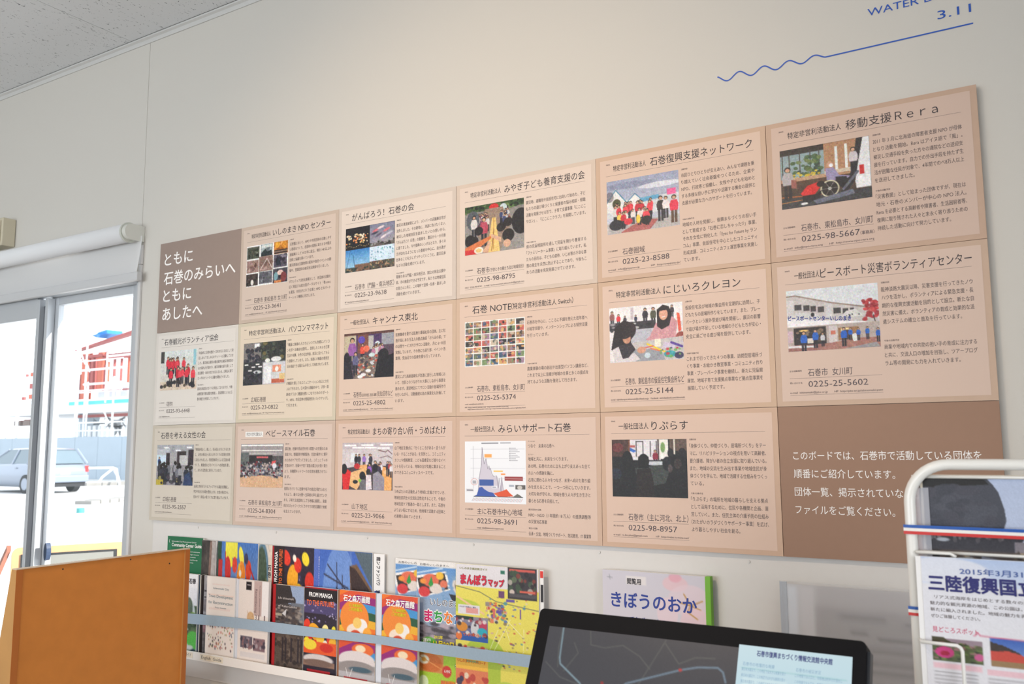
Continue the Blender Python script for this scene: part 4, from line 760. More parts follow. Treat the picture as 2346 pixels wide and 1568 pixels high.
# ------------------------------------------------------------------ leaflets and booklets
PAPER = mat('white_paper', (240, 238, 236), 0.5)
GB = 'leaflets standing on the wall ledge'
def booklet(lab, x0, x1, z1, y, th=0.004, z0=0.7055, pic=None, paper=None, name='booklet', cat='booklet', grp=GB, spine=None, tilt=0.0, pages=True):
    tt = thing(name, lab, cat, (x0, y, z0), grp)
    bm = NB(); box(bm, x0, x1, y, y+th, z0, z1); obj('pages' if pages else 'sheet', bm, paper or PAPER, tt)
    f_ = Frame((x0, y, z1))
    if pic is not None: picture('cover', pic, f_, 0, x1-x0, 0, z1-z0, tt, 0.0005)
    if spine:
        bm = NB(); fbox(bm, f_, -0.0005, spine[0], -0.0002, z1-z0, -0.004, 0.0009); obj('spine', bm, mat('spine_%d_%d_%d' % spine[1], spine[1], 0.4), tt)
    return tt, f_
def ink(rgb): return mat('ink_%d_%d_%d' % rgb, rgb, 0.6)
# green guide
def c_green():
    p = Pic(48, 96, (22, 104, 66)); p.rect(0, .55, 1, 1, (206, 206, 212)); p.line([(.1, .75), (.5, .6), (.95, .7)], .006, (200, 130, 140)); p.line([(.3, .95), (.5, .6)], .006, (170, 170, 180)); p.rect(0, .17, .12, .2, (20, 92, 60)); p.rect(.04, .06, .1, .16, (26, 120, 80)); return p
tt, f_ = booklet('green Community Center Guide leaflet at the left end of the ledge', .110, .283, 1.052, -.0195, pic=c_green())
L = Letters(f_, .001); L.add('Community Center Guide', .022, .033, .0135, width=.145, res=2, bold=.03); L.add('Ishinomaki City Multicultural Center', .022, .018, .005, width=.12); L.add('(', .008, .020, .012)
for k in range(6): L.add(['For the residents and visitors', 'information on exchange events', 'community meeting rooms', 'language classes and help', 'office hours and access', 'in the neighbourhood'][k], .030, .047+k*.0085, .0042, width=[.13, .125, .11, .12, .10, .06][k])
L.build('lettering', WHITEINK, tt)
def c_stone():
    p = Pic(30, 90, (64, 56, 52)); p.scatter(30, 0, 0, .6, 1, .12, .04, [(44, 38, 36), (84, 74, 66)]); p.poly([(.6, 0), (1, 0), (1, 1), (.35, 1)], (130, 104, 92)); p.poly([(.75, 0), (1, 0), (1, .6), (.65, .5)], (176, 168, 164)); return p.noise(6, 2)
booklet('brown leaflet with a stone photo behind the green guide', .283, .347, 1.047, -.0235, pic=c_stone())
def c_blue():
    p = Pic(110, 90, (70, 116, 186), (166, 178, 200)); p.rect(0, 0, .1, 1, (40, 70, 48)); p.rect(.03, .16, .13, 1, (190, 40, 40)); p.rect(.2, 0, .5, .14, (236, 226, 70))
    for x, y, rx, ry, c in ((.3, .14, .1, .06, (240, 230, 60)), (.6, .12, .08, .06, (250, 236, 80)), (.27, .25, .1, .09, (206, 40, 36)), (.6, .3, .1, .14, (236, 140, 40)), (.2, .5, .1, .1, (40, 84, 170)), (.24, .62, .08, .05, (240, 226, 60)), (.34, .44, .07, .08, (40, 60, 130)), (.46, .44, .09, .16, (206, 206, 214)), (.64, .44, .14, .1, (214, 54, 34)), (.78, .24, .07, .09, (220, 70, 40)), (.82, .46, .1, .08, (200, 44, 34)), (.66, .62, .08, .1, (244, 214, 50)), (.5, .66, .08, .08, (60, 70, 160)), (.9, .56, .07, .07, (34, 30, 34)), (.44, .2, .06, .07, (220, 60, 40)), (.72, .14, .05, .05, (60, 60, 90))): p.ell(x, y, rx, ry, c, 1, p.rs.rand()*1.5)
    p.line([(.2, .1), (.24, .4)], .02, (190, 40, 40)); p.line([(.8, .2), (.95, .34)], .02, (190, 40, 40)); p.line([(.55, .2), (.7, .6)], .03, (240, 200, 40)); p.ell(.58, .27, .03, .03, (240, 236, 226)); p.rect(.0, .7, 1, 1, (120, 130, 160)); return p.noise(6, 2)
booklet('blue booklet with red and yellow splashes on its sideways cover', .352, .531, 1.047, -.0190, pic=c_blue())
def c_land():
    p = Pic(40, 90, (206, 200, 190)); p.ell(.25, .3, .5, .32, (96, 130, 150)); p.ell(.2, .3, .4, .28, (70, 88, 70)); p.rect(0, .3, .4, .8, (84, 96, 80)); p.scatter(20, 0, .3, .9, .6, .1, .03, [(60, 70, 60), (180, 170, 150), (120, 130, 90)]); p.rect(.7, 0, 1, .6, (222, 208, 190)); p.rect(0, .62, 1, 1, (110, 120, 80)); return p.noise(6, 2)
tt, f_ = booklet('narrow landscape booklet strip right of the booklet with red and yellow splashes', .531, .590, 1.0455, -.0150, pic=c_land())
L = Letters(f_, .001); L.add('石', .040, .075, .016, width=.014, bold=.03); L.add('巻', .040, .095, .016, width=.014, bold=.03); L.build('lettering', INK, tt)
BLOBS = [(.34, .1, .12, .1, (230, 60, 40)), (.5, .28, .14, .2, (246, 172, 40)), (.62, .16, .1, .1, (224, 52, 36)), (.8, .1, .1, .09, (246, 220, 50)), (.9, .3, .12, .14, (216, 50, 34)), (.44, .5, .12, .1, (248, 232, 150)), (.66, .4, .13, .12, (244, 196, 60)), (.84, .5, .1, .08, (244, 238, 220)), (.6, .6, .12, .08, (226, 60, 40)), (.76, .66, .14, .1, (240, 180, 50)), (.4, .68, .08, .06, (236, 220, 60)), (.93, .64, .07, .1, (210, 46, 40)), (.54, .1, .05, .05, (246, 236, 220))]
def c_manga_side():
    p = Pic(90, 110, (40, 34, 52)); p.rect(0, 0, .04, 1, (170, 24, 34))
    p.scatter(30, .25, .05, .95, .6, .012, .01, [(150, 140, 190), (90, 80, 130)])
    for x, y, rx, ry, c in BLOBS: p.ell(x, y*.95, rx*.9, ry*.6, c, 1, .4)
    p.rect(.04, 0, .3, 1, (32, 24, 26), al=.85); return p.noise(5, 2)
tt, f_ = booklet('dark booklet turned sideways with white FROM MANGA lettering running upwards', .592, .762, 1.0455, -.0185, pic=c_manga_side())
L = Letters(f_, .001); L.add('FROM MANGA', .024, .105, .0150, width=.088, res=2, bold=.05, rot=math.pi/2); L.build('lettering', WHITEINK, tt)
L = Letters(f_, .001); L.add('TO THE FUTURE!', .044, .110, .0160, width=.100, res=2, bold=.04, rot=math.pi/2); L.build('lettering', ink((236, 110, 50)), tt, 'orange lettering')
def c_ship():
    p = Pic(100, 90, (60, 100, 186), (120, 160, 214)); p.rect(0, 0, .1, 1, (84, 110, 190)); p.ell(.45, .45, .3, .5, (150, 182, 226), .5); p.rect(.62, 0, .66, 1, (120, 150, 200), al=.4)
    for a in (((.18, .2), (.6, .3)), ((.2, .62), (.66, .64)), ((.28, .35), (.62, .44)), ((.4, .1), (.46, .98)), ((.3, .4), (.3, .7)), ((.5, .2), (.52, .86)), ((.24, .12), (.6, .34)), ((.16, .6), (.3, .64)), ((.4, .3), (.66, .5))): p.line(a, .012, (44, 42, 60))
    p.ell(.32, .56, .035, .06, (40, 40, 56)); p.poly([(.62, .12), (.74, .1), (1, .3), (1, .8), (.84, .92), (.68, .86), (.66, .5)], (116, 86, 60)); p.poly([(.62, .12), (.72, .14), (.96, .3), (.9, .5), (.66, .3)], (56, 38, 36)); p.ell(.84, .62, .08, .14, (168, 136, 96)); p.line([(.74, .9), (.94, .6)], .02, (214, 204, 190)); p.poly([(.7, 0), (1, 0), (1, .28), (.8, .1)], (84, 100, 110)); p.rect(.72, .8, 1, 1, (84, 90, 104)); return p.noise(5, 1)
tt, f_ = booklet('booklet turned sideways with a tall ship photo against blue sky', .763, .981, 1.0450, -.0200, pic=c_ship())
L = Letters(f_, .001); L.add('サン・ファン・バウティスタ号の歴史', .022, .13, .0035, width=.11, rot=math.pi/2); L.build('lettering', WHITEINK, tt)
tt, f_ = booklet('white booklet edge with vertical Japanese title right of the tall ship cover', .983, 1.020, 1.0430, -.0165)
L = Letters(f_, .001); L.add('館ンファンバウ　宮城', .010, .008, .0135, width=.110, res=3, bold=.03, rot=-math.pi/2); L.build('lettering', INK, tt)
bm = NB(); fbox(bm, f_, .004, .022, .100, .122, 0, .0007); obj('blue_mark', bm, ink((34, 70, 160)), tt)
# town walk posters
def c_town():
    p = Pic(100, 160, (236, 232, 228)); p.rect(0, .045, 1, .34, (96, 148, 206), (150, 176, 206)); p.line([(0, .1), (.4, .05)], .02, (190, 214, 236)); p.line([(0, .15), (.3, .1)], .02, (214, 226, 240)); p.rect(0, .3, 1, .5, (154, 172, 196))
    p.poly([(0, .12), (.46, .07), (.52, .21), (.06, .29), (0, .2)], (244, 240, 236)); p.poly([(.01, .14), (.43, .085), (.49, .205), (.07, .275)], (50, 44, 46)); p.ell(.22, .15, .13, .05, (226, 110, 80)); p.ell(.36, .11, .06, .03, (240, 190, 60)); p.ell(.1, .16, .05, .02, (240, 150, 60)); p.ell(.12, .24, .09, .04, (214, 60, 64)); p.ell(.3, .21, .1, .04, (226, 214, 206)); p.ell(.42, .17, .06, .03, (226, 120, 90)); p.poly([(.18, .18), (.23, .12), (.26, .18), (.22, .2)], (50, 150, 66))
    p.ell(.76, .17, .21, .095, (226, 218, 210)); p.ell(.76, .17, .17, .075, (90, 70, 60)); 
    for k in range(9): p.ell(.64+.03*k, .12+.1*p.rs.rand(), .05, .02, [(236, 226, 216), (180, 150, 130), (220, 190, 160)][k % 3], 1, k)
    p.poly([(.5, .24), (.95, .27), (.9, .31), (.55, .29)], (40, 40, 46))
    p.rect(0, .5, 1, .71, (110, 106, 116)); p.scatter(70, 0, .48, 1, .6, .05, .012, [(190, 170, 180), (70, 64, 70), (150, 140, 150)]); p.ell(.38, .63, .03, .02, (34, 30, 32)); p.rect(.62, .6, .95, .66, (50, 44, 46)); p.ell(.2, .635, .12, .05, (96, 176, 60)); p.rect(.08, .635, .32, .71, (96, 176, 60)); p.rect(0, .71, 1, 1, (170, 206, 60)); p.rect(0, .71, .42, .85, (214, 140, 80)); p.ell(.22, .78, .18, .07, (206, 110, 50)); p.ell(.12, .76, .08, .035, (246, 240, 220)); p.ell(.12, .76, .035, .016, (240, 170, 60)); p.line([(.05, .74), (.4, .82)], .01, (230, 160, 90)); p.ell(.47, .83, .07, .045, (206, 60, 50)); p.ell(.8, .78, .2, .055, (30, 50, 120)); p.rect(.38, .9, .6, .99, (226, 90, 60), al=.8); p.ell(.12, .93, .07, .05, (226, 240, 200)); p.scatter(14, .4, .08, .6, .3, .02, .01, [(120, 160, 200)]); return p.noise(4, 1)
for k, (x0, x1, z1, y) in enumerate(((1.060, 1.268, 1.036, -.0170), (1.1385, 1.3485, 1.036, -.0245))):
    tt, f_ = booklet(['town walk leaflet with seafood bowls, the left copy partly covered', 'town walk leaflet with seafood bowls and coloured title, the fully visible copy'][k], x0, x1, z1, y, th=.003, pic=c_town(), name='leaflet', cat='leaflet', pages=False)
    L = Letters(f_, .001); L.add('石巻のいしのまきへ', .010, .0125, .0055, width=.095, italic=0); L.build('lettering', INK, tt)
    if k:
        L = Letters(f_, .0010); L.add('いしのまき復興', .045, .1130, .0190, width=.135, res=2, bold=.09); L.build('title_outline', WHITEINK, tt)
        L = Letters(f_, .0013); L.add('いしのまき復興', .045, .1130, .0190, width=.135, res=2, bold=.0); L.build('lettering', ink((34, 40, 70)), tt)
        for j, (ch, cc) in enumerate(zip('まちなか', ((214, 40, 110), (50, 160, 70), (240, 130, 50), (40, 130, 210)))):
            L = Letters(f_, .0010); L.add(ch, .024+j*.032, .1560, .0320, width=.031, res=2, bold=.13); L.build('title_outline', WHITEINK, tt)
            L = Letters(f_, .0014); L.add(ch, .026+j*.032, .1545, .0290, width=.027, res=2, bold=.06); L.build('title_character', ink(cc), tt)
        L = Letters(f_, .001); L.add('2015年', .058, .1960, .0090, width=.028, bold=.04); L.add('11月28日', .055, .2180, .0180, width=.066, res=2, bold=.06); L.build('lettering', ink((246, 226, 60)), tt, 'yellow date lettering')
        L = Letters(f_, .001); L.add('運行', .022, .2080, .0100, width=.026, bold=.03); L.add('期間', .022, .2200, .0100, width=.026, bold=.03); L.add('石巻駅', .090, .2770, .0070, width=.020); L.add('ジャンボ', .125, .262, .011, width=.045, bold=.02); L.build('lettering', WHITEINK, tt)
        L = Letters(f_, .001); L.add('1日', .094, .3120, .0160, width=.028, bold=.03); L.build('lettering', ink((226, 150, 30)), tt)
# yellow map sheet
def c_map():
    p = Pic(150, 200, (232, 220, 96)); p.rect(0, 0, 1, .165, (226, 222, 226)); p.line([(.0, .17), (.3, .2), (.5, .26), (1, .3)], .008, (120, 118, 90)); p.ell(.0, .31, .3, .05, (190, 206, 70)); p.line([(.02, .25), (.35, .36)], .02, (240, 200, 150)); p.ell(.36, .66, .24, .13, (178, 200, 66)); p.rect(.28, .66, .55, 1, (178, 200, 66)); p.ell(.62, .95, .2, .12, (190, 206, 80))
    pal = [(200, 70, 60), (110, 80, 160), (80, 150, 160), (60, 56, 60), (226, 120, 60), (140, 120, 90), (226, 210, 200), (90, 120, 190), (206, 160, 170)]
    p.scatter(90, .4, .22, .99, .74, .011, .005, pal); p.scatter(50, .38, .26, .62, .42, .018, .010, pal)
    for k in range(10):
        x, y = .4+.5*p.rs.rand(), .3+.4*p.rs.rand(); p.line([(x, y), (x+.12*p.rs.randn(), y+.12*p.rs.randn())], .004, (250, 246, 226))
    for x, y, w_, h_, c in ((.53, .18, .07, .05, (110, 70, 110)), (.62, .235, .10, .02, (104, 84, 160)), (.5, .325, .06, .02, (104, 84, 160)), (.78, .30, .016, .07, (120, 90, 150)), (.46, .32, .03, .06, (214, 110, 100)), (.43, .39, .04, .03, (226, 130, 90)), (.37, .27, .05, .03, (150, 140, 130))): p.rect(x, y, x+w_, y+h_, c)
    p.rect(.03, .305, .30, .375, (226, 222, 226)); p.rect(.13, .325, .28, .365, (226, 130, 120), al=.7)
    p.rect(0, .39, .40, .57, (150, 140, 150), (60, 80, 150)); p.rect(.0, .39, .22, .415, (30, 60, 50)); p.ell(.08, .47, .07, .035, (214, 140, 50)); p.ell(.24, .48, .05, .06, (206, 206, 210)); p.ell(.34, .45, .05, .04, (190, 60, 90)); p.ell(.33, .50, .06, .035, (40, 170, 190)); p.rect(0, .53, .40, .57, (40, 90, 170)); p.ell(.04, .54, .04, .03, (226, 120, 60)); p.scatter(24, .0, .4, .38, .53, .02, .012, [(206, 180, 170), (60, 50, 60), (150, 60, 70), (226, 220, 214)])
    p.rect(0, .61, .40, .70, (214, 200, 190)); p.scatter(18, 0, .61, .4, .69, .03, .016, [(60, 56, 64), (206, 70, 60), (150, 150, 160)]); p.rect(0, .70, .40, .78, (246, 190, 70)); p.rect(0, .78, .40, 1, (226, 130, 90)); p.scatter(24, 0, .8, .4, .99, .025, .02, [(60, 60, 90), (190, 70, 60), (240, 226, 200)]); p.rect(.13, .71, .28, .725, (120, 170, 110))
    p.rect(.64, .0, .98, .23, (56, 50, 56)); p.rect(.66, .012, .96, .03, (206, 90, 80)); p.scatter(36, .66, .04, .96, .17, .024, .018, [(96, 110, 84), (180, 170, 160), (130, 56, 50), (60, 80, 60), (40, 36, 40)]); p.rect(.78, .165, .96, .18, (214, 100, 80)); p.ell(.69, .18, .03, .02, (206, 190, 180)); p.rect(.66, .19, .97, .215, (80, 76, 80)); p.rect(.555, .03, .605, .055, (40, 110, 90)); return p.noise(3, 1)
tt, f_ = booklet('large yellow town map sheet with red Japanese title, just left of the black monitor', 1.2710, 1.5160, 1.0370, -.0330, th=.003, pic=c_map(), name='map_sheet', cat='map', pages=False)
L = Letters(f_, .001); L.add('まんぼう', .014, .0505, .0240, width=.082, res=2, bold=.15, slope=0); L.add('マップ', .098, .0505, .0175, width=.050, res=2, bold=.15); L.build('title_outline', ink((150, 110, 116)), tt)
L = Letters(f_, .0014); L.add('まんぼう', .016, .0495, .0225, width=.078, res=2, bold=.08); L.add('マップ', .099, .0495, .0160, width=.047, res=2, bold=.08); L.build('title_lettering', ink((214, 36, 66)), tt)
L = Letters(f_, .001); L.add('いしのまき商店街ガイド', .012, .0135, .0055, width=.085, bold=.02); L.build('lettering', ink((140, 140, 60)), tt)
L = Letters(f_, .001); L.add('ワンボッタンライナー', .024, .178, .0075, width=.068, bold=.04); L.add('いしのまきマンガロード', .006, .243, .0080, width=.085, bold=.03); L.build('lettering', ink((230, 110, 40)), tt)
L = Letters(f_, .001); L.add('まんぼう特典のご案内', .012, .108, .0035, width=.050); L.build('lettering', ink((70, 60, 120)), tt)
tt, f_ = booklet('second yellow map sheet, only its right edge with a red tab showing', 1.290, 1.5265, 1.0345, -.0285, th=.003, name='map_sheet', cat='map', pages=False)
bm = NB(); fbox(bm, f_, .228, .2360, .002, .018, 0, .0008); obj('red_tab', bm, ink((220, 60, 50)), tt)
bm = NB(); fbox(bm, f_, .229, .2360, .034, .075, 0, .0008); obj('dark_strip', bm, ink((50, 48, 52)), tt)
# front tier
FY = -.0500
def c_local():
    p = Pic(60, 96, (222, 224, 230)); p.rect(.0, .4, 1, 1, (60, 84, 56), (90, 120, 60)); p.ell(.45, .5, .5, .26, (196, 206, 208)); p.line([(.5, .18), (.6, .3), (.66, .56)], .03, (90, 96, 100)); p.ell(.75, .44, .12, .14, (84, 100, 84)); p.scatter(30, 0, .5, 1, .8, .1, .04, [(40, 66, 40), (120, 160, 60), (90, 110, 80), (30, 44, 34)]); p.ell(.5, .84, .24, .1, (110, 170, 40)); p.ell(.9, .84, .2, .12, (80, 180, 70)); p.scatter(10, 0, .88, 1, 1, .1, .03, [(40, 60, 90), (206, 206, 206), (150, 60, 60)]); p.rect(.46, 0, 1, .17, (232, 232, 236)); return p.noise(5, 1)
tt, f_ = booklet('Japanese guide booklet with a green plant cover beside the orange board', .150, .302, .9440, FY, th=.010, pic=c_local())
L = Letters(f_, .001); L.add('石巻', .112, .0290, .0150, width=.032, res=2, bold=.06); L.build('lettering', INK, tt)
for k, (x0, x1, c) in enumerate(((.3045, .3085, (40, 60, 80)), (.3105, .3135, (224, 220, 206)), (.3150, .3180, (60, 50, 48)))):
    booklet(['dark blue', 'cream', 'dark brown'][k]+' booklet edge standing between the two guides', x0, x1, .9435, FY+.002, th=.03, paper=mat('edge_%d' % k, c, 0.5))
def c_greyp():
    p = Pic(20, 80, (170, 166, 168)); p.rect(0, .3, 1, .46, (130, 124, 128)); p.rect(0, .5, 1, .8, (150, 110, 118)); p.rect(0, .72, 1, 1, (96, 90, 90)); return p.noise(9, 3)
tt, f_ = booklet('grey photo booklet half hidden behind the white town development booklet', .3205, .3900, .9430, FY+.009, pic=c_greyp())
L = Letters(f_, .001); L.add('2014', .002, .050, .007, width=.017, bold=.04); L.add('2012', .002, .069, .007, width=.017, bold=.04); L.build('lettering', INK, tt)
def c_dev():
    p = Pic(80, 120, (238, 228, 220)); p.rect(.05, .22, .95, .235, (240, 206, 190), al=.7)
    for i in range(22): p.line([(.2+i*.028, .1), (.215+i*.028, .088)], .004, (230, 180, 170)); p.line([(.1+i*.034, .41), (.12+i*.034, .39)], .005, (230, 170, 160))
    p.scatter(90, .05, .56, .97, .9, .016, .012, [(150, 110, 100), (110, 116, 130), (206, 120, 110), (150, 160, 120), (90, 80, 90), (200, 160, 120)]); return p
tt, f_ = booklet('white Town Development for Reconstruction booklet above the English Guide label', .3450, .4720, .9440, FY, th=.008, pic=c_dev())
L = Letters(f_, .001); L.add('Ishinomaki City', .030, .038, .0075, width=.070); L.add('Town Development', .010, .0635, .0115, width=.108, bold=.01); L.add('for Reconstruction', .010, .0820, .0115, width=.108, bold=.01); L.add('Project Overview', .040, .0935, .005, width=.050); L.build('lettering', ink((110, 130, 140)), tt)
booklet('white booklet edge right of the town development booklet', .4740, .4860, .9430, FY+.003, th=.02, paper=mat('edge_pale', (220, 224, 232), 0.5))
def c_rem():
    p = Pic(80, 120, (236, 226, 218)); p.rect(.25, .02, .43, .12, (30, 28, 34)); p.rect(.28, .055, .40, .065, (200, 190, 190)); p.rect(.52, 0, .78, .42, (196, 172, 166)); p.rect(.78, 0, 1, .42, (240, 236, 234)); p.ell(.42, .45, .12, .07, (214, 176, 130)); p.poly([(.3, .36), (.36, .42), (.34, .44)], (200, 160, 120)); p.poly([(.5, .38), (.46, .44), (.5, .44)], (200, 160, 120)); p.ell(.45, .5, .07, .03, (120, 80, 60)); p.rect(.1, .68, .5, .82, (96, 90, 104)); p.rect(.53, .69, .92, .84, (130, 104, 112)); p.scatter(34, .12, .7, .92, .82, .03, .02, [(60, 56, 70), (170, 160, 166), (150, 110, 110)]); p.rect(.1, .87, .92, .93, (222, 216, 214)); return p.noise(2, 1)
tt, f_ = booklet('white Remembering booklet with a brown band and two small photos', .4880, .6140, .9440, FY, th=.008, pic=c_rem())
L = Letters(f_, .001); L.add('Remembering', .069, .0240, .0125, width=.068, rot=-math.pi/2); L.add('the Voices of Ishinomaki Citizens', .088, .012, .0055, width=.085, rot=-math.pi/2); L.add('11', .086, .1130, .0180, width=.028); L.add('3.', .072, .1130, .0180, width=.012); L.build('lettering', ink((130, 110, 110)), tt)
def c_dark():
    p = Pic(90, 140, (60, 58, 60)); p.rect(.5, 0, 1, .22, (150, 168, 196)); p.poly([(0, 0), (.55, 0), (.62, .1), (.66, .2), (0, .24)], (48, 46, 48)); p.ell(.66, .18, .08, .05, (50, 46, 48)); p.rect(.6, .2, 1, .5, (110, 116, 126)); p.rect(0, .24, .85, .56, (76, 70, 70)); p.scatter(110, 0, .24, .95, .56, .05, .014, [(110, 104, 100), (44, 40, 42), (150, 140, 130), (84, 70, 64), (60, 60, 66)]); p.rect(0, .34, .3, .37, (170, 160, 140)); p.poly([(.3, .34), (.45, .28), (.42, .37)], (206, 206, 206)); p.rect(0, .56, 1, 1, (86, 74, 66)); p.scatter(70, 0, .6, 1, 1, .05, .02, [(60, 50, 46), (110, 96, 84), (44, 40, 40)])
    for x in (.32, .42, .6, .82, .92): p.rect(x, .62, x+.05, .9, (40, 36, 44))
    return p.noise(6, 1)
tt, f_ = booklet('dark booklet with a photo of debris under a tree and a red spine', .6330, .7560, .9400, FY, th=.009, pic=c_dark(), spine=(.011, (176, 30, 40)))
L = Letters(f_, .0012); L.add('Life Ishinomaki', .022, .0400, .0080, width=.062); L.add('of Yuko-Gakko', .022, .0620, .0080, width=.075); L.build('lettering', ink((214, 206, 200)), tt)
def c_manga():
    p = Pic(90, 140, (40, 34, 50)); p.rect(0, 0, 1, .16, (24, 18, 24)); p.rect(0, 0, 1, .014, (200, 30, 40)); p.rect(0, .16, 1, .3, (74, 66, 110)); p.scatter(40, 0, .14, 1, .4, .02, .008, [(200, 190, 226), (130, 120, 180)])
    for x, y, rx, ry, c in BLOBS: p.ell(y*1.4-.05, .3+x*.42, ry*1.0, rx*.62, c, 1, .5)
    p.rect(.0, .62, 1, .76, (230, 90, 40)); p.ell(.2, .66, .2, .06, (240, 214, 60)); p.ell(.7, .68, .2, .05, (206, 44, 34)); p.rect(0, .76, 1, 1, (34, 28, 44)); p.ell(.45, .82, .46, .06, (214, 206, 204)); p.rect(.0, .84, .95, .9, (150, 116, 96)); p.ell(.45, .86, .44, .04, (120, 96, 86)); p.rect(.12, .94, .82, .985, (206, 30, 40), al=.85); return p.noise(4, 1)
tt, f_ = booklet('upright FROM MANGA booklet with orange and yellow shapes over a white dome', .7580, .8820, .9430, FY, th=.008, pic=c_manga())
L = Letters(f_, .0012); L.add('FROM MANGA', .018, .0270, .0150, width=.090, res=2, bold=.05); L.build('lettering', WHITEINK, tt)
L = Letters(f_, .0012); L.add('TO THE FUTURE!', .010, .0500, .0165, width=.103, res=2, bold=.05); L.build('lettering', ink((236, 110, 60)), tt, 'orange lettering')
booklet('brown booklet edge between the upright FROM MANGA booklet and the first rainbow booklet', .8830, .8895, .9420, FY+.002, th=.02, paper=mat('edge_br', (150, 100, 70), 0.5))
def c_rainbow():
    p = Pic(96, 150, (240, 120, 40)); cols = [(222, 84, 50), (150, 40, 120), (70, 150, 210), (40, 90, 60), (240, 180, 50), (240, 120, 40)]
    for k in range(-4, 16):
        y = k*.085
        p.poly([(0, y+.06), (.5, y-.05), (1, y-.02), (1, y+.065), (.5, y+.035), (0, y+.145)], cols[k % 6])
    p.ell(.42, .3, .4, .2, (242, 140, 54)); p.ell(.45, .44, .24, .08, (246, 226, 206)); p.ell(.62, .37, .16, .07, (246, 240, 236)); p.ell(.5, .35, .12, .06, (248, 206, 110)); p.ell(.46, .5, .16, .07, (216, 80, 50)); p.ell(.78, .46, .12, .07, (250, 170, 60)); p.ell(.66, .64, .3, .07, (236, 110, 50)); p.ell(.6, .63, .14, .04, (248, 226, 190))
    p.rect(0, .78, 1, 1, (176, 172, 176)); p.ell(.5, .755, .5, .095, (226, 216, 214)); p.rect(0, .76, 1, .80, (226, 216, 214)); p.ell(.5, .84, .5, .07, (150, 142, 140)); p.rect(0, .84, .92, .9, (150, 142, 140)); p.ell(.6, .86, .3, .03, (70, 96, 110)); p.rect(0, .9, 1, 1, (186, 182, 184)); p.line([(.26, .96), (.2, .86)], .012, (236, 234, 232)); p.line([(.3, .96), (.38, .86)], .012, (236, 234, 232)); p.rect(.15, .955, .8, .985, (200, 40, 50), al=.8); return p.noise(3, 1)
pr_ = c_rainbow()
for k, (x0, x1) in enumerate(((.8915, 1.0200), (1.0420, 1.1620))):
    tt, f_ = booklet(['first rainbow striped booklet with an orange shape, left of the white divider', 'second rainbow striped booklet, between the white divider and the town walk leaflet'][k], x0, x1, .9440, FY, th=.008, pic=pr_)
    L = Letters(f_, .0013); L.add('石之森万画館', .014, .0290, .0170, width=.096, res=2, bold=.05); L.build('title_lettering', WHITEINK, tt)
    L = Letters(f_, .0013); L.add('石ノ森萬画館の', .036, .0420, .0075, width=.045, bold=.05); L.add('ご利用案内', .034, .0530, .0085, width=.048, bold=.05); L.build('lettering', ink((220, 206, 40)), tt)
booklet('white booklet edge acting as a divider between the two rainbow booklets', 1.0220, 1.0400, .9430, FY+.001, th=.02, paper=mat('edge_pale', (220, 224, 232), 0.5))
# document stand booklet with green spine
def c_hope():
    p = Pic(110, 150, (206, 202, 212), (222, 212, 214)); 
    for x, y, rx, ry, c in ((.72, .06, .12, .05, (232, 190, 196)), (.85, .16, .2, .1, (228, 206, 214)), (.64, .25, .1, .1, (234, 206, 212)), (.9, .3, .14, .1, (236, 200, 206)), (.6, .42, .08, .06, (236, 200, 204)), (.8, .45, .14, .06, (236, 196, 200)), (.72, .02, .06, .03, (226, 160, 176))): p.ell(x, y, rx, ry, c, .7)
    p.line([(.80, .12), (.86, .19), (.97, .155)], .012, (196, 150, 84)); p.line([(.76, .175), (.86, .19), (.83, .23), (.92, .27)], .012, (196, 150, 84)); p.line([(.86, .19), (.95, .21)], .01, (196, 150, 84)); p.rect(.24, .03, .44, .085, (226, 220, 220)); p.line([(.05, .045), (.1, .05)], .006, (150, 150, 160)); p.line([(.07, .03), (.078, .06)], .006, (150, 150, 160)); p.ell(.4, .4, .3, .05, (236, 226, 220), .6); return p
tt, f_ = booklet('pale pink and lilac booklet with blue title and a bright green spine behind the monitor', 1.6860, 1.9330, 1.0480, -.0300, th=.012, pic=c_hope(), grp=None)
bm = NB(); box(bm, 1.9330, 1.9455, -.0320, -.0160, .7055, 1.0485, .001); obj('spine', bm, mat('bright_green_spine', (110, 176, 30), 0.4), tt, 'bright green spine')
L = Letters(f_, .001); L.add('きぼうのおか', .0210, .0820, .0330, width=.206, res=3, bold=.035); L.add('〜千年先のきみへ〜', .048, .1180, .0170, width=.142, res=2, bold=.02); L.build('title_lettering', ink((44, 66, 150)), tt)
L = Letters(f_, .001); L.add('閲覧用', .062, .0285, .0125, width=.034, res=2, bold=.03); L.build('lettering', INK, tt)
# clear document folder
def c_doc():
    p = Pic(40, 44, (190, 184, 182), (156, 150, 148)); p.rect(0, 0, .1, 1, (226, 230, 236)); p.rect(.1, 0, .2, 1, (216, 212, 212)); p.rect(.2, .12, 1, 1, (160, 153, 151), al=.7)
    for x0, x1, y in ((.34, .6, .16), (.7, .85, .18), (.4, .5, .24), (.55, .9, .27), (.22, .9, .33), (.3, .95, .40), (.3, .9, .46), (.24, .95, .54), (.3, .92, .62), (.22, .95, .7), (.3, .9, .78)): p.rect(x0, y, x1, y+.022, (108, 102, 104), al=.75)
    return p
FOLD = sheer('clear_folder_film', (226, 230, 236), 0.16, 0.15)
tt = thing('document_folder', 'grey document in a clear plastic folder between the monitor and the wire rack', 'folder', (2.094, -.03, .7055))
bm = NB(); box(bm, 2.098, 2.43, -.0275, -.0255, .7055, 1.046); obj('document', bm, PAPER, tt)
picture('document_print', c_doc(), Frame((2.098, -.0275, 1.046)), 0, .332, 0, .34, tt, .0004)
bm = NB(); box(bm, 2.094, 2.434, -.0310, -.0306, .7055, 1.052); obj('clear_film', bm, FOLD, tt)
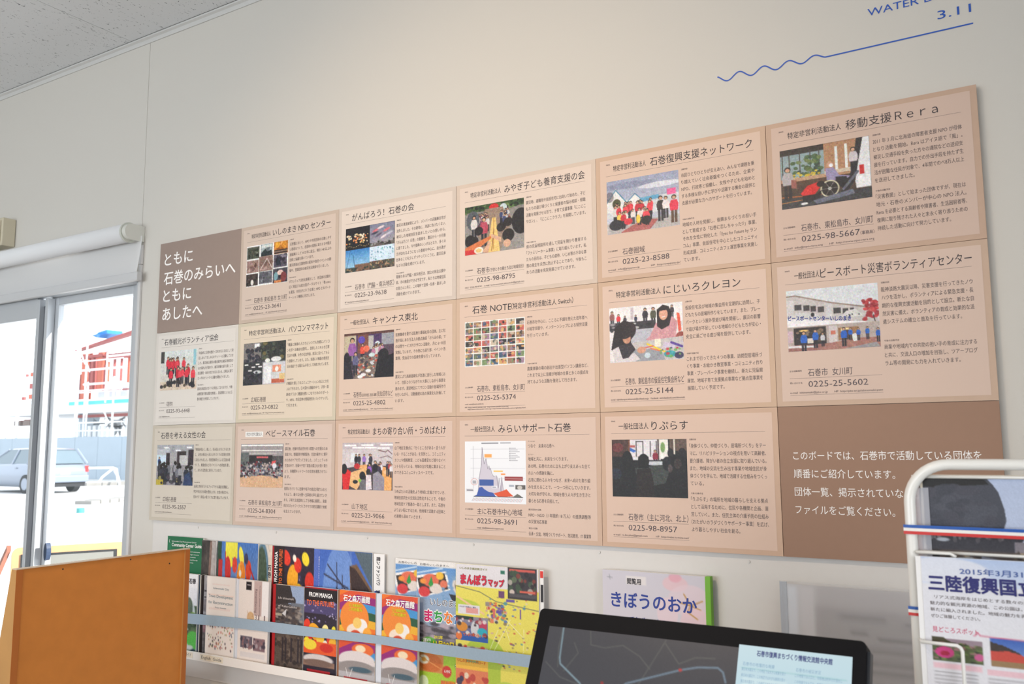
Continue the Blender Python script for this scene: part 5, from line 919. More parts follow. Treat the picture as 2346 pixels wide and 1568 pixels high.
bm = NB(); box(bm, 2.094, 2.108, -.0306, -.0255, .7055, 1.050); obj('folder_spine', bm, mat('folder_spine_pale', (222, 228, 236), 0.3), tt)

# elastic strap
bm = NB(); pts = [(0.026, .800, -.0665), (.275, .8105, -.0575), (.45, .8165, -.0565), (.673, .8195, -.0555), (1.038, .8255, -.0560), (1.231, .8225, -.0555), (1.508, .8245, -.0550), (1.9, .822, -.056), (2.615, .812, -.0665)]
hwid = [.0150, .0155, .0150, .0145, .0105, .0135, .0145, .0145, .0145]
A = []; B_ = []
for (x, z, y), hh in zip(pts, hwid):
    A.append([bm.verts.new((x, y, z-hh)), bm.verts.new((x, y, z+hh))]); B_.append([bm.verts.new((x, y+.0012, z-hh)), bm.verts.new((x, y+.0012, z+hh))])
for i in range(len(pts)-1):
    for q in ((A[i][0], A[i+1][0], A[i+1][1], A[i][1]), (B_[i][0], B_[i][1], B_[i+1][1], B_[i+1][0]), (A[i][1], A[i+1][1], B_[i+1][1], B_[i][1]), (A[i][0], B_[i][0], B_[i+1][0], A[i+1][0])): bm.faces.new(q)
tt = thing('elastic_strap', 'pale blue grey strap stretched across the front of the leaflets', 'strap', (1.3, -.058, .80))
obj('band', bm, mat('strap_grey_blue', (158, 178, 194), 0.7, noise=0.03, nscale=200), tt)
for x in (.022, 2.613):
    bm = NB(); box(bm, x-.004, x+.006, -.070, -.0052, .7305, .835); obj('end_post', bm, LED, tt)

# ------------------------------------------------------------------ orange brown board cabinet, lower left
tt = thing('kiosk_cabinet', 'orange brown wooden cabinet back in the lower left foreground', 'cabinet', (.36, -.43, 0))
prof = [(.4135, 0), (.4135, 1.0405), (.3930, 1.0405), (.359, .872), (.32, .70), (.06, .66), (.06, 0)]
bm = NB(); prism(bm, prof, -.6830, -.6665, 'y'); obj('side_panel', bm, WOODS, tt, 'ochre left side panel')
bm = NB(); prism(bm, prof, -.1880, -.1730, 'y'); obj('side_panel', bm, WOODS, tt)
bm = NB(); box(bm, .3960, .4080, -.6665, -.1880, 0, 1.0395); obj('back_board', bm, WOOD, tt)
for y0, y1 in ((-.6830, -.6665), (-.1880, -.1730)):
    bm = NB(); box(bm, .4136, .4143, y0, y1, 0, 1.0400); obj('edge_band', bm, mat('edge_band_orange', (176, 100, 36), 0.5, noise=.03, nscale=30), tt)
bm = NB(); box(bm, .3935, .4143, -.6830, -.1730, 1.0405, 1.0425); obj('top_edge', bm, WOODE, tt, 'pale top edge')  # top strip coloured paler than the boards
bm = NB(); P = [(.393, 1.03), (.361, .872), (.345, .80), (.332, .80), (.348, .872), (.38, 1.03)]; prism(bm, P, -.6665, -.1880, 'y'); obj('front_board', bm, WOODS, tt)
bm = NB(); box(bm, .07, .33, -.6665, -.1880, .62, .655); obj('desk_board', bm, WOODS, tt)
for y, z in ((-.365, 1.031), (-.238, 1.006), (-.56, 1.028)):
    bm = NB(); tube(bm, [(.4078, y, z), (.4086, y, z)], .0022, 8); obj('screw_hole', bm, ink((60, 44, 28)), tt)

# ------------------------------------------------------------------ outdoor wooden stand with framed screen
tt = thing('outdoor_information_stand', 'wooden information stand with a black framed screen outside the glass door', 'information stand', (-1.1, .42, -.02))
LWOOD = mat('light_orange_wood', (206, 150, 104), 0.55, noise=.05, nscale=12)
e = Vector((.443, .896, 0)); nrm = Vector((.896, -.443, 0)); P0 = Vector((-1.199, .203, 0))
tl = math.radians(8); dn = (Vector((0, 0, -1))*math.cos(tl)+nrm*math.sin(tl))
fs = Frame(P0+Vector((0, 0, .922)), e, dn)
def rrect(f, u0, u1, v0, v1, r, n0, n1, bm):
    P = [(u, v) for u, v in arc(u0+r, v0+r, r, 180, 270, 5)]+[(u, v) for u, v in arc(u1-r, v0+r, r, 270, 360, 5)]+[(u1, v1), (u0, v1)]
    a = [bm.verts.new(f.p(u, v, n0)) for u, v in P]; b = [bm.verts.new(f.p(u, v, n1)) for u, v in P]
    bm.faces.new(a); bm.faces.new(b[::-1]); n = len(P)
    for i in range(n): bm.faces.new((a[i], b[i], b[(i+1) % n], a[(i+1) % n]))
    bmesh.ops.recalc_face_normals(bm, faces=bm.faces[:]); return bm
bm = NB(); rrect(fs, 0, .46, 0, .75, .03, -.022, 0, bm); obj('front_board', bm, LWOOD, tt)
bm = NB(); fbox(bm, fs, .034, .411, .030, .30, .0, .007); fr = obj('screen_frame', bm, BLACK, tt)
bm = NB(); fbox(bm, fs, .044, .396, .040, .285, .007, .009); obj('screen_glass', bm, mat('sky_reflection_grey', (126, 126, 120), 0.3), tt)  # grey base colour stands in for sky reflected in the glass
for s in (-.018, .462):
    bm = NB(); f2 = Frame(P0+e*s+Vector((0, 0, .94)), -nrm, Vector((0, 0, -1)))
    P = arc(.05, .035, .03, 250, 330, 4)[::1]
    pts2 = [(-.13, .96), (-.11, .70), (.018, .03), (.035, .012), (.06, .012), (.085, .04), (.26, .55), (.30, .96)]
    spl = .36 if s < 0 else 0; a = [bm.verts.new(f2.p(u, v, 0)-e*(spl*max(0, v-.03))) for u, v in pts2]; b = [bm.verts.new(q.co+e*.016) for q in a]
    bm.faces.new(a); bm.faces.new(b[::-1])
    for i in range(len(pts2)): bm.faces.new((a[i], b[i], b[(i+1) % 8], a[(i+1) % 8]))
    bmesh.ops.recalc_face_normals(bm, faces=bm.faces[:]); obj('side_panel', bm, LWOOD if s > 0 else mat('shaded_stand_wood', (150, 92, 70), .5), tt)  # left panel's shade is put into a darker, redder wood colour

# ------------------------------------------------------------------ monitor
tt = thing('touch_monitor', 'black touch monitor with a dark road map on screen, bottom right foreground', 'monitor', (2.1, -.70, 0))
tl = math.radians(25.5); dnv = Vector((0, -math.sin(tl), -math.cos(tl)))
fm = Frame(Vector((1.8425, -.592, 1.060)), (1, 0, 0), dnv)
MW, MH = .5205, .335
bm = NB(); P = arc(.008, .008, .008, 180, 270, 5)+arc(MW-.008, .008, .008, 270, 360, 5)+arc(MW-.008, MH-.008, .008, 0, 90, 5)+arc(.008, MH-.008, .008, 90, 180, 5)
a = [bm.verts.new(fm.p(u, v, 0)) for u, v in P]; b = [bm.verts.new(fm.p(u, v, -.030)) for u, v in P]
bm.faces.new(a); bm.faces.new(b[::-1])
for i in range(len(P)): bm.faces.new((a[i], b[i], b[(i+1) % len(P)], a[(i+1) % len(P)]))
bmesh.ops.recalc_face_normals(bm, faces=bm.faces[:]); obj('bezel', bm, mat('monitor_black', (9, 9, 13), .55, spec=.15), tt)
bm = NB(); fbox(bm, fm, .05, MW-.05, .05, MH-.05, -.060, -.030); obj('rear_housing', bm, BLACK, tt)
bm = NB(); fbox(bm, fm, MW-.0015, MW+.0045, .012, MH-.012, -.026, -.008); obj('side_rim', bm, mat('rim_grey', (52, 54, 58), .4), tt)
def c_screen():
    p = Pic(300, 170, (62, 62, 68), (54, 54, 60)); g = (84, 86, 84)
    SX = lambda u, v: ((u-.024)/.479, (v-.028)/.27)
    def ln(pts, w, c): p.line([SX(*q) for q in pts], w, c)
    for pts in ([(.05, .028), (.048, .06), (.053, .09)], [(.10, .028), (.105, .05), (.13, .052), (.16, .045), (.19, .058), (.21, .075)], [(.23, .03), (.215, .06), (.195, .10), (.20, .13)], [(.23, .035), (.255, .062), (.28, .05), (.31, .048)], [(.075, .05), (.085, .065), (.065, .095)], [(.03, .085), (.06, .105), (.12, .118), (.2, .115), (.27, .11)], [(.33, .10), (.345, .13)], [(.34, .095), (.36, .07), (.38, .055)]): ln(pts, .004, g)
    ln([(.0505, .0255), (.052, .05), (.0535, .0755), (.0565, .085), (.097, .110), (.13, .15)], .006, (126, 150, 160))
    ln([(.03, .122), (.07, .118), (.10, .115)], .005, (110, 134, 144)); ln([(.14, .135), (.175, .1005), (.2585, .0705), (.285, .0635), (.3155, .0605), (.324, .066), (.329, .0795)], .006, (110, 130, 146)); p.ell(*SX(.2585, .0705), .006, .009, (190, 60, 60)); p.ell(*SX(.135, .105), .006, .009, (150, 40, 40)); p.noise(1.2, 1); return p
picture('screen', c_screen(), fm, .0240, .5030, .0280, .300, tt, .0006, m=SCREEN)
def c_info():
    p = Pic(90, 60, (206, 232, 240), (196, 226, 238)); p.rect(.06, .42, .46, 1, (214, 238, 244)); p.rect(.52, .42, .95, 1, (214, 238, 244)); p.line([(.04, .3), (.96, .3)], .006, (150, 206, 206)); return p
picture('information_window', c_info(), fm, .3440, .5030, .0235, .13, tt, .0010, m=SCREEN, label='pale blue window on the screen')
L = Letters(fm, .0014); L.add('石巻市復興まちづくり情報交流館中央館', .3710, .0375, .0078, width=.106, bold=.05)
L.build('lettering', mat('screen_navy', (40, 50, 120), .5), tt)
L = Letters(fm, .0014); L.add('石巻市の地理的な概要', .3520, .0525, .0050, width=.046); L.add('石巻市の被災状況', .4280, .0525, .0050, width=.034)
for k in range(5):
    L.add('東日本大震災で、この地区では大きな被害を受け', .3510, .0600+k*.0085, .0046, width=.063); L.add('この地域では人口と、市街地は約半分が浸水し', .4270, .0600+k*.0085, .0046, width=.064)
L.build('lettering', mat('screen_blue_grey', (120, 160, 190), .5), tt)
bm = NB(); tube(bm, [(2.10, -.655, .90), (2.10, -.60, .45)], .025, 16); box(bm, 1.98, 2.22, -.72, -.5, .442, .458, .003); obj('stand', bm, BLACK, tt)
bm = NB(); box(bm, 1.80, 2.385, -.86, -.42, .40, .44, .004); dsk = obj('desk_top', bm, LWOOD, None)
td = thing('monitor_table', 'wooden table under the monitor, below the frame', 'table', (2.09, -.64, 0))
bpy.data.objects.remove(dsk)
bm = NB(); box(bm, 1.80, 2.385, -.86, -.42, .415, .44, .004); obj('table_top', bm, LWOOD, td)
for x in (1.82, 2.33):
    for y in (-.84, -.48):
        bm = NB(); box(bm, x, x+.035, y, y+.035, 0, .415); obj('leg', bm, LWOOD, td)

# ------------------------------------------------------------------ wire leaflet rack, right foreground
tt = thing('wire_rack', 'white tubular wire leaflet rack with rounded top corners at the right edge', 'leaflet rack', (2.56, -.5, 0))
RW = mat('white_enamel_tube', (238, 236, 230), 0.3, coat=0.4)
RY_ = -.500; xl, xr, zt, rc = 2.4165, 2.760, 1.3020, .055
path = [(xl, RY_, 0.02)]+[(xl, RY_, zt-rc)]+[(x, RY_, z) for x, z in arc(xl+rc, zt-rc, rc, 180, 90, 10)[1:]]+[(x, RY_, z) for x, z in arc(xr-rc, zt-rc, rc, 90, 0, 10)]+[(xr, RY_, 0.02)]
bm = NB(); tube(bm, path, .0079, 16); obj('tube_frame', bm, RW, tt, smooth=True)
for x in (xl, xr):
    bm = NB(); tube(bm, [(x, -.68, .012), (x, -.30, .012)], .011, 12); obj('foot', bm, RW, tt, smooth=True)
for z, nm in ((1.284, 0), (1.176, 1), (1.055, 2), (.90, 3), (.70, 4)):
    bm = NB(); tube(bm, [(xl+.004, RY_+.004, z), (xr-.004, RY_+.004, z)], .0024, 8); obj('cross_wire', bm, RW, tt, smooth=True)
for ztop, zb in ((1.176, 1.10), (1.054, .86), (.83, .62)):
    if ztop > 1.1:
        pth = [(xl+.006, RY_-.004, ztop), (2.424, RY_-.010, ztop+.0005), (2.467, RY_-.010, ztop+.0005), (2.474, RY_-.010, ztop-.004)]
        bm = NB(); tube(bm, pth, .0024, 8); obj('pocket_wire', bm, RW, tt, smooth=True)
    for sx in (1, -1):
        X = (lambda v: v) if sx > 0 else (lambda v: xl+xr-v)
        yo = RY_-.034
        if ztop < 1.1:
            pth = [(X(2.420), RY_-.004, ztop), (X(2.426), yo, ztop+.0015), (X(2.470), yo, ztop+.001), (X(2.4745), yo, ztop-.0015), (X(2.4765), yo, ztop-.006), (X(2.4765), yo, zb), (X(2.4765), RY_, zb-.004)]
            bm = NB(); tube(bm, pth, .0026, 8); obj('pocket_wire', bm, RW, tt, smooth=True)
    if ztop > 1.1: continue
    bm = NB(); tube(bm, [(xl, RY_-.004, zb-.004), (xl+.004, RY_-.034, zb-.006), (xr-.004, RY_-.034, zb-.006), (xr, RY_-.004, zb-.004)], .0026, 8); obj('shelf_wire', bm, RW, tt, smooth=True)
# magazine in the upper pocket
def c_tree():
    p = Pic(150, 150, (176, 188, 214), (196, 204, 222)); p.poly([(0, 0), (.58, 0), (.63, .05), (.66, .08), (.69, .12), (.73, .25), (.74, .34), (.7, .44), (.66, .5), (0, .5)], (66, 68, 78)); p.poly([(0, 0), (.55, 0), (.61, .06), (.4, .07), (0, .12)], (26, 24, 24)); p.scatter(60, .0, .08, .62, .46, .07, .03, [(60, 62, 72), (74, 76, 86), (68, 68, 78)]); p.rect(0, .44, .8, .62, (52, 50, 58)); p.ell(.82, .47, .06, .04, (50, 50, 60)); p.scatter(40, .05, .42, .7, .5, .014, .016, [(120, 116, 120), (90, 86, 90)]); p.ell(.16, .5, .06, .015, (176, 182, 190)); p.rect(.8, .5, 1, .6, (130, 122, 128)); p.rect(0, .58, 1, 1, (78, 66, 62)); p.scatter(150, 0, .6, 1, .98, .05, .02, [(120, 104, 92), (60, 50, 48), (170, 150, 124), (90, 74, 66), (44, 38, 40)]); p.poly([(.2, .64), (.42, .63), (.5, .7), (.3, .7)], (170, 176, 180)); p.poly([(.5, .62), (.66, .64), (.68, .72), (.48, .71)], (130, 132, 146)); p.scatter(20, .8, .6, 1, .9, .02, .05, [(60, 50, 44), (96, 84, 70)]); p.rect(0, .62, .12, .8, (44, 42, 46)); return p.noise(4, 1)
tm = thing('magazine', 'magazine with a dark tree and debris photo in the upper pocket of the wire rack', 'magazine', (2.434, -.496, 1.12))
bm = NB(); box(bm, 2.4310, 2.7400, -.4930, -.4890, 1.105, 1.2870); obj('pages', bm, mat('cream_page_edge', (232, 222, 204), .5), tm)
_t = c_tree(); _w = Pic(300, 150, (176, 188, 214), (190, 196, 210)); _w.sub(0, 0, .47, 1, _t); _w.rect(.45, .6, 1, 1, (90, 78, 72)).scatter(60, .45, .62, 1, 1, .03, .03, [(70, 60, 52), (110, 96, 84)])
picture('cover', _w, Frame((2.4345, -.4930, 1.2845)), 0, .300, 0, .1795, tm, .0006)
bm = NB(); box(bm, 2.4290, 2.4335, -.4905, -.4850, 1.105, 1.2900); obj('spine', bm, mat('dark_spine', (70, 62, 66), .5), tm)
ts = thing('clear_sleeve', 'clear plastic sleeve over the left edge of the dark tree magazine', 'sleeve', (2.426, -.4955, 1.10))
bm = NB(); box(bm, 2.4240, 2.4420, -.4960, -.4956, 1.100, 1.268); obj('film', bm, sheer('clear_sleeve_film', (206, 206, 214), .38, .1), ts)
# tricolour ribbons
def ribbon(z0, z1, x0, x1, lab, y=-.5098, sag=0.0):
    t_ = thing('tricolour_ribbon', lab, 'ribbon', (x0, y, z0)); hh = (z1-z0)/3
    for k, c in enumerate(((206, 44, 40), (240, 236, 228), (20, 84, 170))):
        bm = NB(); pts_ = [(x0-.0002, -.500), (x0, -.5075), (x0+.010, y)]+([(x1-.01, y), (x1, -.5075), (x1, -.5)] if x1 > 2.5 else [(x1, y+.002)])
        za = z0+k*hh; va_ = [bm.verts.new((x, yy, za+.00*i+(.002 if x < 2.42 and x1 > 2.5 else 0))) for i, (x, yy) in enumerate(pts_)]; vb_ = [bm.verts.new((x, yy, za+hh*.98+(.002 if x < 2.42 and x1 > 2.5 else 0))) for x, yy in pts_]
        for i in range(len(pts_)-1): bm.faces.new((va_[i], va_[i+1], vb_[i+1], vb_[i]))
        obj(['red_stripe', 'white_stripe', 'blue_stripe'][k], bm, mat('ribbon_%d' % k, c, .4), t_)
ribbon(1.1995, 1.2130, 2.4070, 2.7690, 'red white and blue ribbon tied across the dark tree magazine')
ribbon(1.0860, 1.0990, 2.4070, 2.4340, 'short red white and blue ribbon end around the rack tube below the first ribbon')
# flyer in the lower pocket
def c_flyer():
    p = Pic(160, 200, (222, 222, 228), (226, 222, 224)); p.rect(.0, 0, 1, .12, (170, 190, 224), (206, 214, 232), al=.9); p.ell(.1, .06, .2, .06, (226, 226, 232), .8)
    q = Pic(170, 120, (224, 222, 226)); q.rect(.0, .23, .40, 1, (84, 96, 60)); q.rect(.05, .16, .40, .38, (150, 130, 140)); q.poly([(0, 0), (.10, .14), (.16, .30), (0, .36)], (70, 66, 40)); q.scatter(70, .02, .3, .38, .96, .02, .03, [(50, 60, 40), (110, 130, 70), (90, 84, 60), (150, 110, 110)]); q.ell(.10, .66, .075, .20, (206, 60, 130)); q.ell(.10, .70, .035, .09, (170, 20, 60)); q.ell(.37, .74, .04, .12, (196, 90, 140)); q.rect(.40, 0, .47, 1, (224, 222, 226)); q.rect(0, 0, .46, .10, (224, 222, 226))
    q.rect(.46, 0, 1, .8, (60, 96, 176), (120, 150, 206)); q.poly([(.46, .12), (.54, .2), (.64, .36), (.7, .5), (.46, .55)], (60, 50, 46)); q.poly([(.46, .44), (.6, .42), (.8, .6), (1, .66), (1, .96), (.46, .96)], (196, 74, 62)); q.poly([(.8, .5), (.9, .44), (1, .54), (1, .66), (.8, .58)], (52, 56, 56)); q.poly([(.46, .78), (.7, .76), (1, .92), (1, 1), (.46, 1)], (150, 120, 84))
    p.sub(.028, .340, .58, .462, q); p.rect(.030, .468, .24, .492, (236, 170, 180), al=.6); p.rect(.262, .475, .56, .499, (236, 170, 180), al=.6); p.line([(.215, .338), (.232, .322), (.24, .334), (.6, .345)], .005, (206, 90, 120))
    for k in range(5): p.rect(.032, .505+k*.016, .22, .511+k*.016, (150, 146, 150), al=.7); p.rect(.265, .512+k*.016, .52, .518+k*.016, (150, 146, 150), al=.7)
    p.rect(.03, .585, .25, .60, (150, 180, 190)); return p.noise(2, 1)
tf = thing('flyer', 'white national park flyer with large navy title in the lower pocket of the wire rack', 'flyer', (2.4235, -.52, .86))
fx0, fx1 = 2.4220, 2.7200
bm = NB(); box(bm, fx0, fx1, -.5190, -.5170, .856, 1.1720); obj('sheets', bm, PAPER, tf)
ff = Frame((fx0, -.5190, 1.1720)); picture('print', c_flyer(), Frame((fx0+.007, -.5190, 1.1720)), 0, .288, 0, .31, tf, .0006)
L = Letters(ff, .0012); L.add('三陸復興国立公園', .0150, .0465, .0205, width=.176, res=2, bold=.06); L.build('title_lettering', ink((44, 44, 110)), tf)
L = Letters(ff, .0012); L.add('2015年3月31日', .0560, .0220, .0085, width=.092, bold=.02); L.build('lettering', ink((70, 96, 160)), tf)
L = Letters(ff, .0012)
for k, s in enumerate(('　リアス式海岸をはじめとする数々の美しい自然や', '魅力的な観光資源の地域、この公園は、国立公園に', '新たに編入されました。地域の魅力を再発見できる', 'ぜひご体験してください。')): L.add(s, .0160+(.006 if k == 0 else 0), .0575+k*.0088, .0048, width=(.15 if k < 3 else .062))
L.add('さんりくの花の見どころ', .020, .178, .004, width=.05)
L.build('body_lettering', INKS, tf)
L = Letters(ff, .0012); L.add('見どころスポット', .0170, .1035, .0075, width=.058, bold=.01); L.build('lettering', ink((214, 70, 110)), tf, 'pink lettering')

# ------------------------------------------------------------------ outdoors, seen through the glass door
bm = NB(); box(bm, -70, 12, 0.11, 60, -.12, -.02); struct('ground', bm, ROADM, 'pale sunlit road and forecourt outside the door')
bm = NB(); box(bm, WX0-.4, .3, .10, .75, -.019, -.002); struct('trim_2', bm, mat('concrete_step', (176, 176, 174), .9, noise=.05, nscale=8), 'concrete door step')
STEEL = mat('red_oxide_steel', (150, 66, 62), .6); PIPE = mat('white_pipe', (232, 236, 238), .4); DECKW = mat('white_deck_sheet', (226, 228, 230), .7)
tb = thing('steel_frame_building', 'red steel framed building under construction across the road', 'building', (-39, 25, -.02))
RC = [(-39.06, -38.64, 3.89, 6.26), (-38.45, -38.36, 4.32, 5.68), (-38.3, -38.09, 4.32, 5.97), (-37.73, -37.36, 4.29, 6.26), (-37.23, -37.11, 4.25, 5.53), (-39.42, -39.33, 3.89, 5.68), (-36.94, -36.88, 4.58, 5.68), (-36.47, -36.38, 4.58, 5.83), (-35.91, -35.85, 4.58, 5.9), (-35.34, -35.26, 4.58, 5.9), (-35.0, -34.91, 4.58, 5.9), (-39.24, -39.17, 3.89, 5.17),
      (-43.61, -43.22, 5.2, 5.48), (-42.67, -42.34, 5.28, 5.57), (-43.64, -43.25, 4.54, 4.89), (-42.73, -42.43, 4.62, 4.97), (-42.43, -42.19, 4.62, 4.97), (-44.31, -44.07, 4.03, 4.21), (-43.67, -43.28, 4.07, 4.32), (-43.16, -43.1, 4.14, 4.32), (-42.76, -42.7, 4.14, 4.4), (-42.58, -42.28, 4.16, 4.42), (-44.04, -43.94, 5.17, 5.42)]
for k, (x0, x1, z0, z1) in enumerate(RC):
    bm = NB()
    if x1-x0 > .15 and z1-z0 > 1:   # H section columns
        box(bm, x0, x1, 24.3, 24.33, z0, z1); box(bm, (x0+x1)/2-.02, (x0+x1)/2+.02, 24.33, 24.6, z0, z1); box(bm, x0, x1, 24.6, 24.63, z0, z1)
    else: box(bm, x0, x1, 24.3, 24.42, z0, z1)
    obj('steel_column', bm, STEEL if k % 3 else mat('orange_primer_steel', (180, 84, 58), .6), tb)
bm = NB(); v = [bm.verts.new(p) for p in ((-39.54, 24.2, 6.34), (-39.54, 24.2, 6.43), (-34.3, 24.2, 7.19), (-34.3, 24.2, 7.0))]; w_ = [bm.verts.new(a.co+Vector((0, .3, 0))) for a in v]
bm.faces.new(v); bm.faces.new(w_[::-1]); [bm.faces.new((v[i], w_[i], w_[(i+1) % 4], v[(i+1) % 4])) for i in range(4)]; obj('roof_beam', bm, STEEL, tb)
for x0, x1, z0, z1 in ((-39.3, -34.0, 2.97, 3.11), (-44.76, -44.1, 2.9, 2.95), (-43.88, -43.16, 2.94, 3.0), (-42.95, -42.28, 3.01, 3.08), (-37.3, -34.2, 5.80, 5.90), (-39.4, -37.3, 5.95, 6.10), (-37.2, -34.3, 4.24, 4.30), (-37.2, -34.3, 6.02, 6.06)):
    bm = NB(); box(bm, x0, x1, 24.25, 24.5, z0, z1); obj('steel_beam', bm, STEEL, tb)
for a in ((-37.0, -36.45), (-36.45, -35.9), (-35.9, -35.3)):
    bm = NB(); tube(bm, [(a[0], 24.4, 6.05), ((a[0]+a[1])/2, 24.4, 6.5), (a[1], 24.4, 6.1)], .025, 6); obj('roof_truss', bm, PIPE, tb)
bm = NB(); box(bm, -46, -33.8, 23.9, 30, 3.17, 3.58); obj('deck_slab', bm, DECKW, tb)
bm = NB(); box(bm, -39.3, -33.8, 23.86, 23.9, 3.58, 3.76); obj('turquoise_strip', bm, mat('turquoise_edge', (80, 190, 206), .6), tb, 'turquoise edging strip')
for x0, x1, z0, z1 in ((-44.73, -44.13, 2.66, 2.92), (-43.88, -43.25, 2.66, 2.95), (-42.95, -42.34, 2.79, 3.02)):
    bm = NB(); box(bm, x0, x1, 24.2, 24.6, z0, z1); obj('ceiling_block', bm, mat('grey_brown_block', (128, 112, 106), .8, noise=.15, nscale=6), tb)
bm = NB(); box(bm, -39.42, -38.7, 24.5, 25.2, -.02, 3.17); obj('concrete_pier', bm, mat('blue_grey_concrete', (170, 184, 194), .8), tb)
bm = NB(); box(bm, -38.7, -33.8, 28.4, 28.5, -.02, 3.1); obj('dark_interior_wall', bm, mat('dark_interior', (64, 58, 58), .8, noise=.15, nscale=2), tb)
for k in range(9):
    bm = NB(); box(bm, -38.3+k*.42, -38.08+k*.42, 24.3, 24.36, 2.02, 2.55); obj('white_panel', bm, DECKW, tb)
for k in range(4):
    bm = NB(); box(bm, -38.2+.9*k, -37.6+.9*k, 24.7, 24.75, 3.95, 4.45); obj('window_opening', bm, mat('pale_sheet', (206, 214, 222), .6), tb)
ts = thing('scaffolding', 'white pipe scaffolding in front of the red steel building', 'scaffolding', (-37.5, 23.4, -.02))
for x, z0, z1, w in ((-37.88, -.02, 6.34, .1), (-37.24, -.02, 7.18, .05), (-37.03, 2.02, 4.62, .05), (-39.76, -.02, 5.68, .035), (-35.61, 3.59, 5.97, .045), (-35.0, -.02, 4.8, .05), (-38.03, 4.43, 6.34, .05), (-37.55, 2.02, 2.68, .03), (-41.6, -.02, 6.2, .06), (-43.0, -.02, 6.2, .09), (-44.0, -.02, 6.2, .06), (-44.6, -.02, 6.2, .04)):
    bm = NB(); tube(bm, [(x, 23.4, z0), (x, 23.4, z1)], w*.8, 8); obj('upright_pipe', bm, PIPE, ts)
for x0, x1, z, w in ((-39.6, -34.3, 5.64, .03), (-39.6, -34.3, 5.2, .06), (-39.18, -34.3, 4.21, .035), (-39.18, -34.3, 4.12, .03), (-37.3, -34.2, 4.51, .06), (-39.79, -34.2, 2.66, .04), (-39.91, -34.2, 2.27, .035), (-39.48, -34.3, 6.03, .03), (-45, -41.5, 5.08, .05), (-45, -41.5, 4.45, .04), (-45, -41.5, 3.85, .05), (-45, -41.5, 3.4, .04)):
    bm = NB(); tube(bm, [(x0, 23.35, z), (x1, 23.35, z)], w*.8, 8); obj('cross_pipe', bm, PIPE, ts)
for p, q in (((-39.33, 3.19), (-38.64, 2.02)), ((-35.49, 3.13), (-35.09, 2.6)), ((-37.85, 3.78), (-39.3, 4.9)), ((-37.2, 5.7), (-36.8, 5.1)), ((-37.6, 6.1), (-37.2, 5.5))):
    bm = NB(); tube(bm, [(p[0], 23.3, p[1]), (q[0], 23.3, q[1])], .03, 6); obj('diagonal_brace', bm, PIPE, ts)
# blue tarpaulin on the roof
bm = NB(); tp = [(-37.9, 7.02), (-37.6, 7.10), (-37.2, 7.12), (-36.7, 7.22), (-36.74, 7.05), (-37.0, 7.0), (-37.3, 6.86), (-37.6, 6.90)]
mid = bm.verts.new((-37.3, 23.9, 7.04)); R_ = [bm.verts.new((x, 24.0+.12*math.sin(i*2.1), z)) for i, (x, z) in enumerate(tp)]; Rb = [bm.verts.new((x, 24.9, z+.02)) for x, z in tp]
for i in range(8): bm.faces.new((mid, R_[i], R_[(i+1) % 8])); bm.faces.new((R_[i], Rb[i], Rb[(i+1) % 8], R_[(i+1) % 8]))
o = obj('blue_tarpaulin', bm, mat('tarp_blue', (40, 130, 214), .5)); tag(o, 'crumpled blue tarpaulin at the top of the red roof beam', 'tarpaulin')
# black safety net: crossing cords
bm = NB(); rnd2 = random.Random(3)
def net(x0, x1, zt, sag, zb, step):
    n = int((x1-x0)/step)
    for k in range(n+1):
        x = x0+k*step; u = k/n; z1 = zt-sag*math.sin(math.pi*u)
        for dx in (.5, -.5):
            xe = x+dx
            if not (x0 <= xe <= x1): xe = max(x0, min(x1, xe))
            z0 = z1-abs(xe-x)*1.1
            tube(bm, [(x, 24.2, z1), (xe, 24.2, max(zb, z0))], .012, 3, False)
    for j in range(int((zt-zb)/step)):
        tube(bm, [(x0+(x1-x0)*i/8, 24.2, zt-sag*math.sin(math.pi*i/8)-j*step) for i in range(9)], .012, 3, False)
net(-36.6, -35.15, 2.96, .16, 2.45, .075); net(-37.7, -36.7, 2.9, .2, 2.6, .1); net(-35.95, -35.5, 2.5, .0, 2.03, .075)
o = obj('safety_net', bm, mat('net_black', (40, 40, 46), .8)); tag(o, 'dark safety netting hanging under the red beam of the building site', 'net'); o['kind'] = 'stuff'
# hoarding of steel plates
th_ = thing('site_hoarding', 'pale steel plate hoarding along the far side of the road', 'fence', (-37, 23.0, -.02))
HM = mat('hoarding_plate', (146, 160, 172), .5, noise=.04, nscale=2)
for k in range(10):
    bm = NB(); box(bm, -48+k*1.8, -48+k*1.8+1.78, 23.0, 23.03, 0.0, 1.98, .004); box(bm, -48+k*1.8+.05, -48+k*1.8+1.72, 22.985, 23.0, .62, .66); obj('plate', bm, HM, th_)
# white guard pipe
tg = thing('guard_pipe', 'white tubular guard barrier standing on the pavement right of the car', 'barrier', (-30, 19, -.02))
bm = NB(); tube(bm, [(-32.4, 16.9, .62), (-28.95, 19.45, .66), (-28.85, 19.55, .6), (-28.80, 19.62, -.02)], .045, 10); obj('rail', bm, PIPE, tg)
bm = NB(); tube(bm, [(-28.95, 19.45, .62), (-29.15, 19.15, .3), (-29.25, 19.0, -.02)], .04, 8); obj('brace', bm, PIPE, tg)
bm = NB(); tube(bm, [(-28.9, 19.5, .55), (-28.5, 19.4, .3), (-28.3, 19.35, -.02)], .04, 8); obj('brace', bm, PIPE, tg)
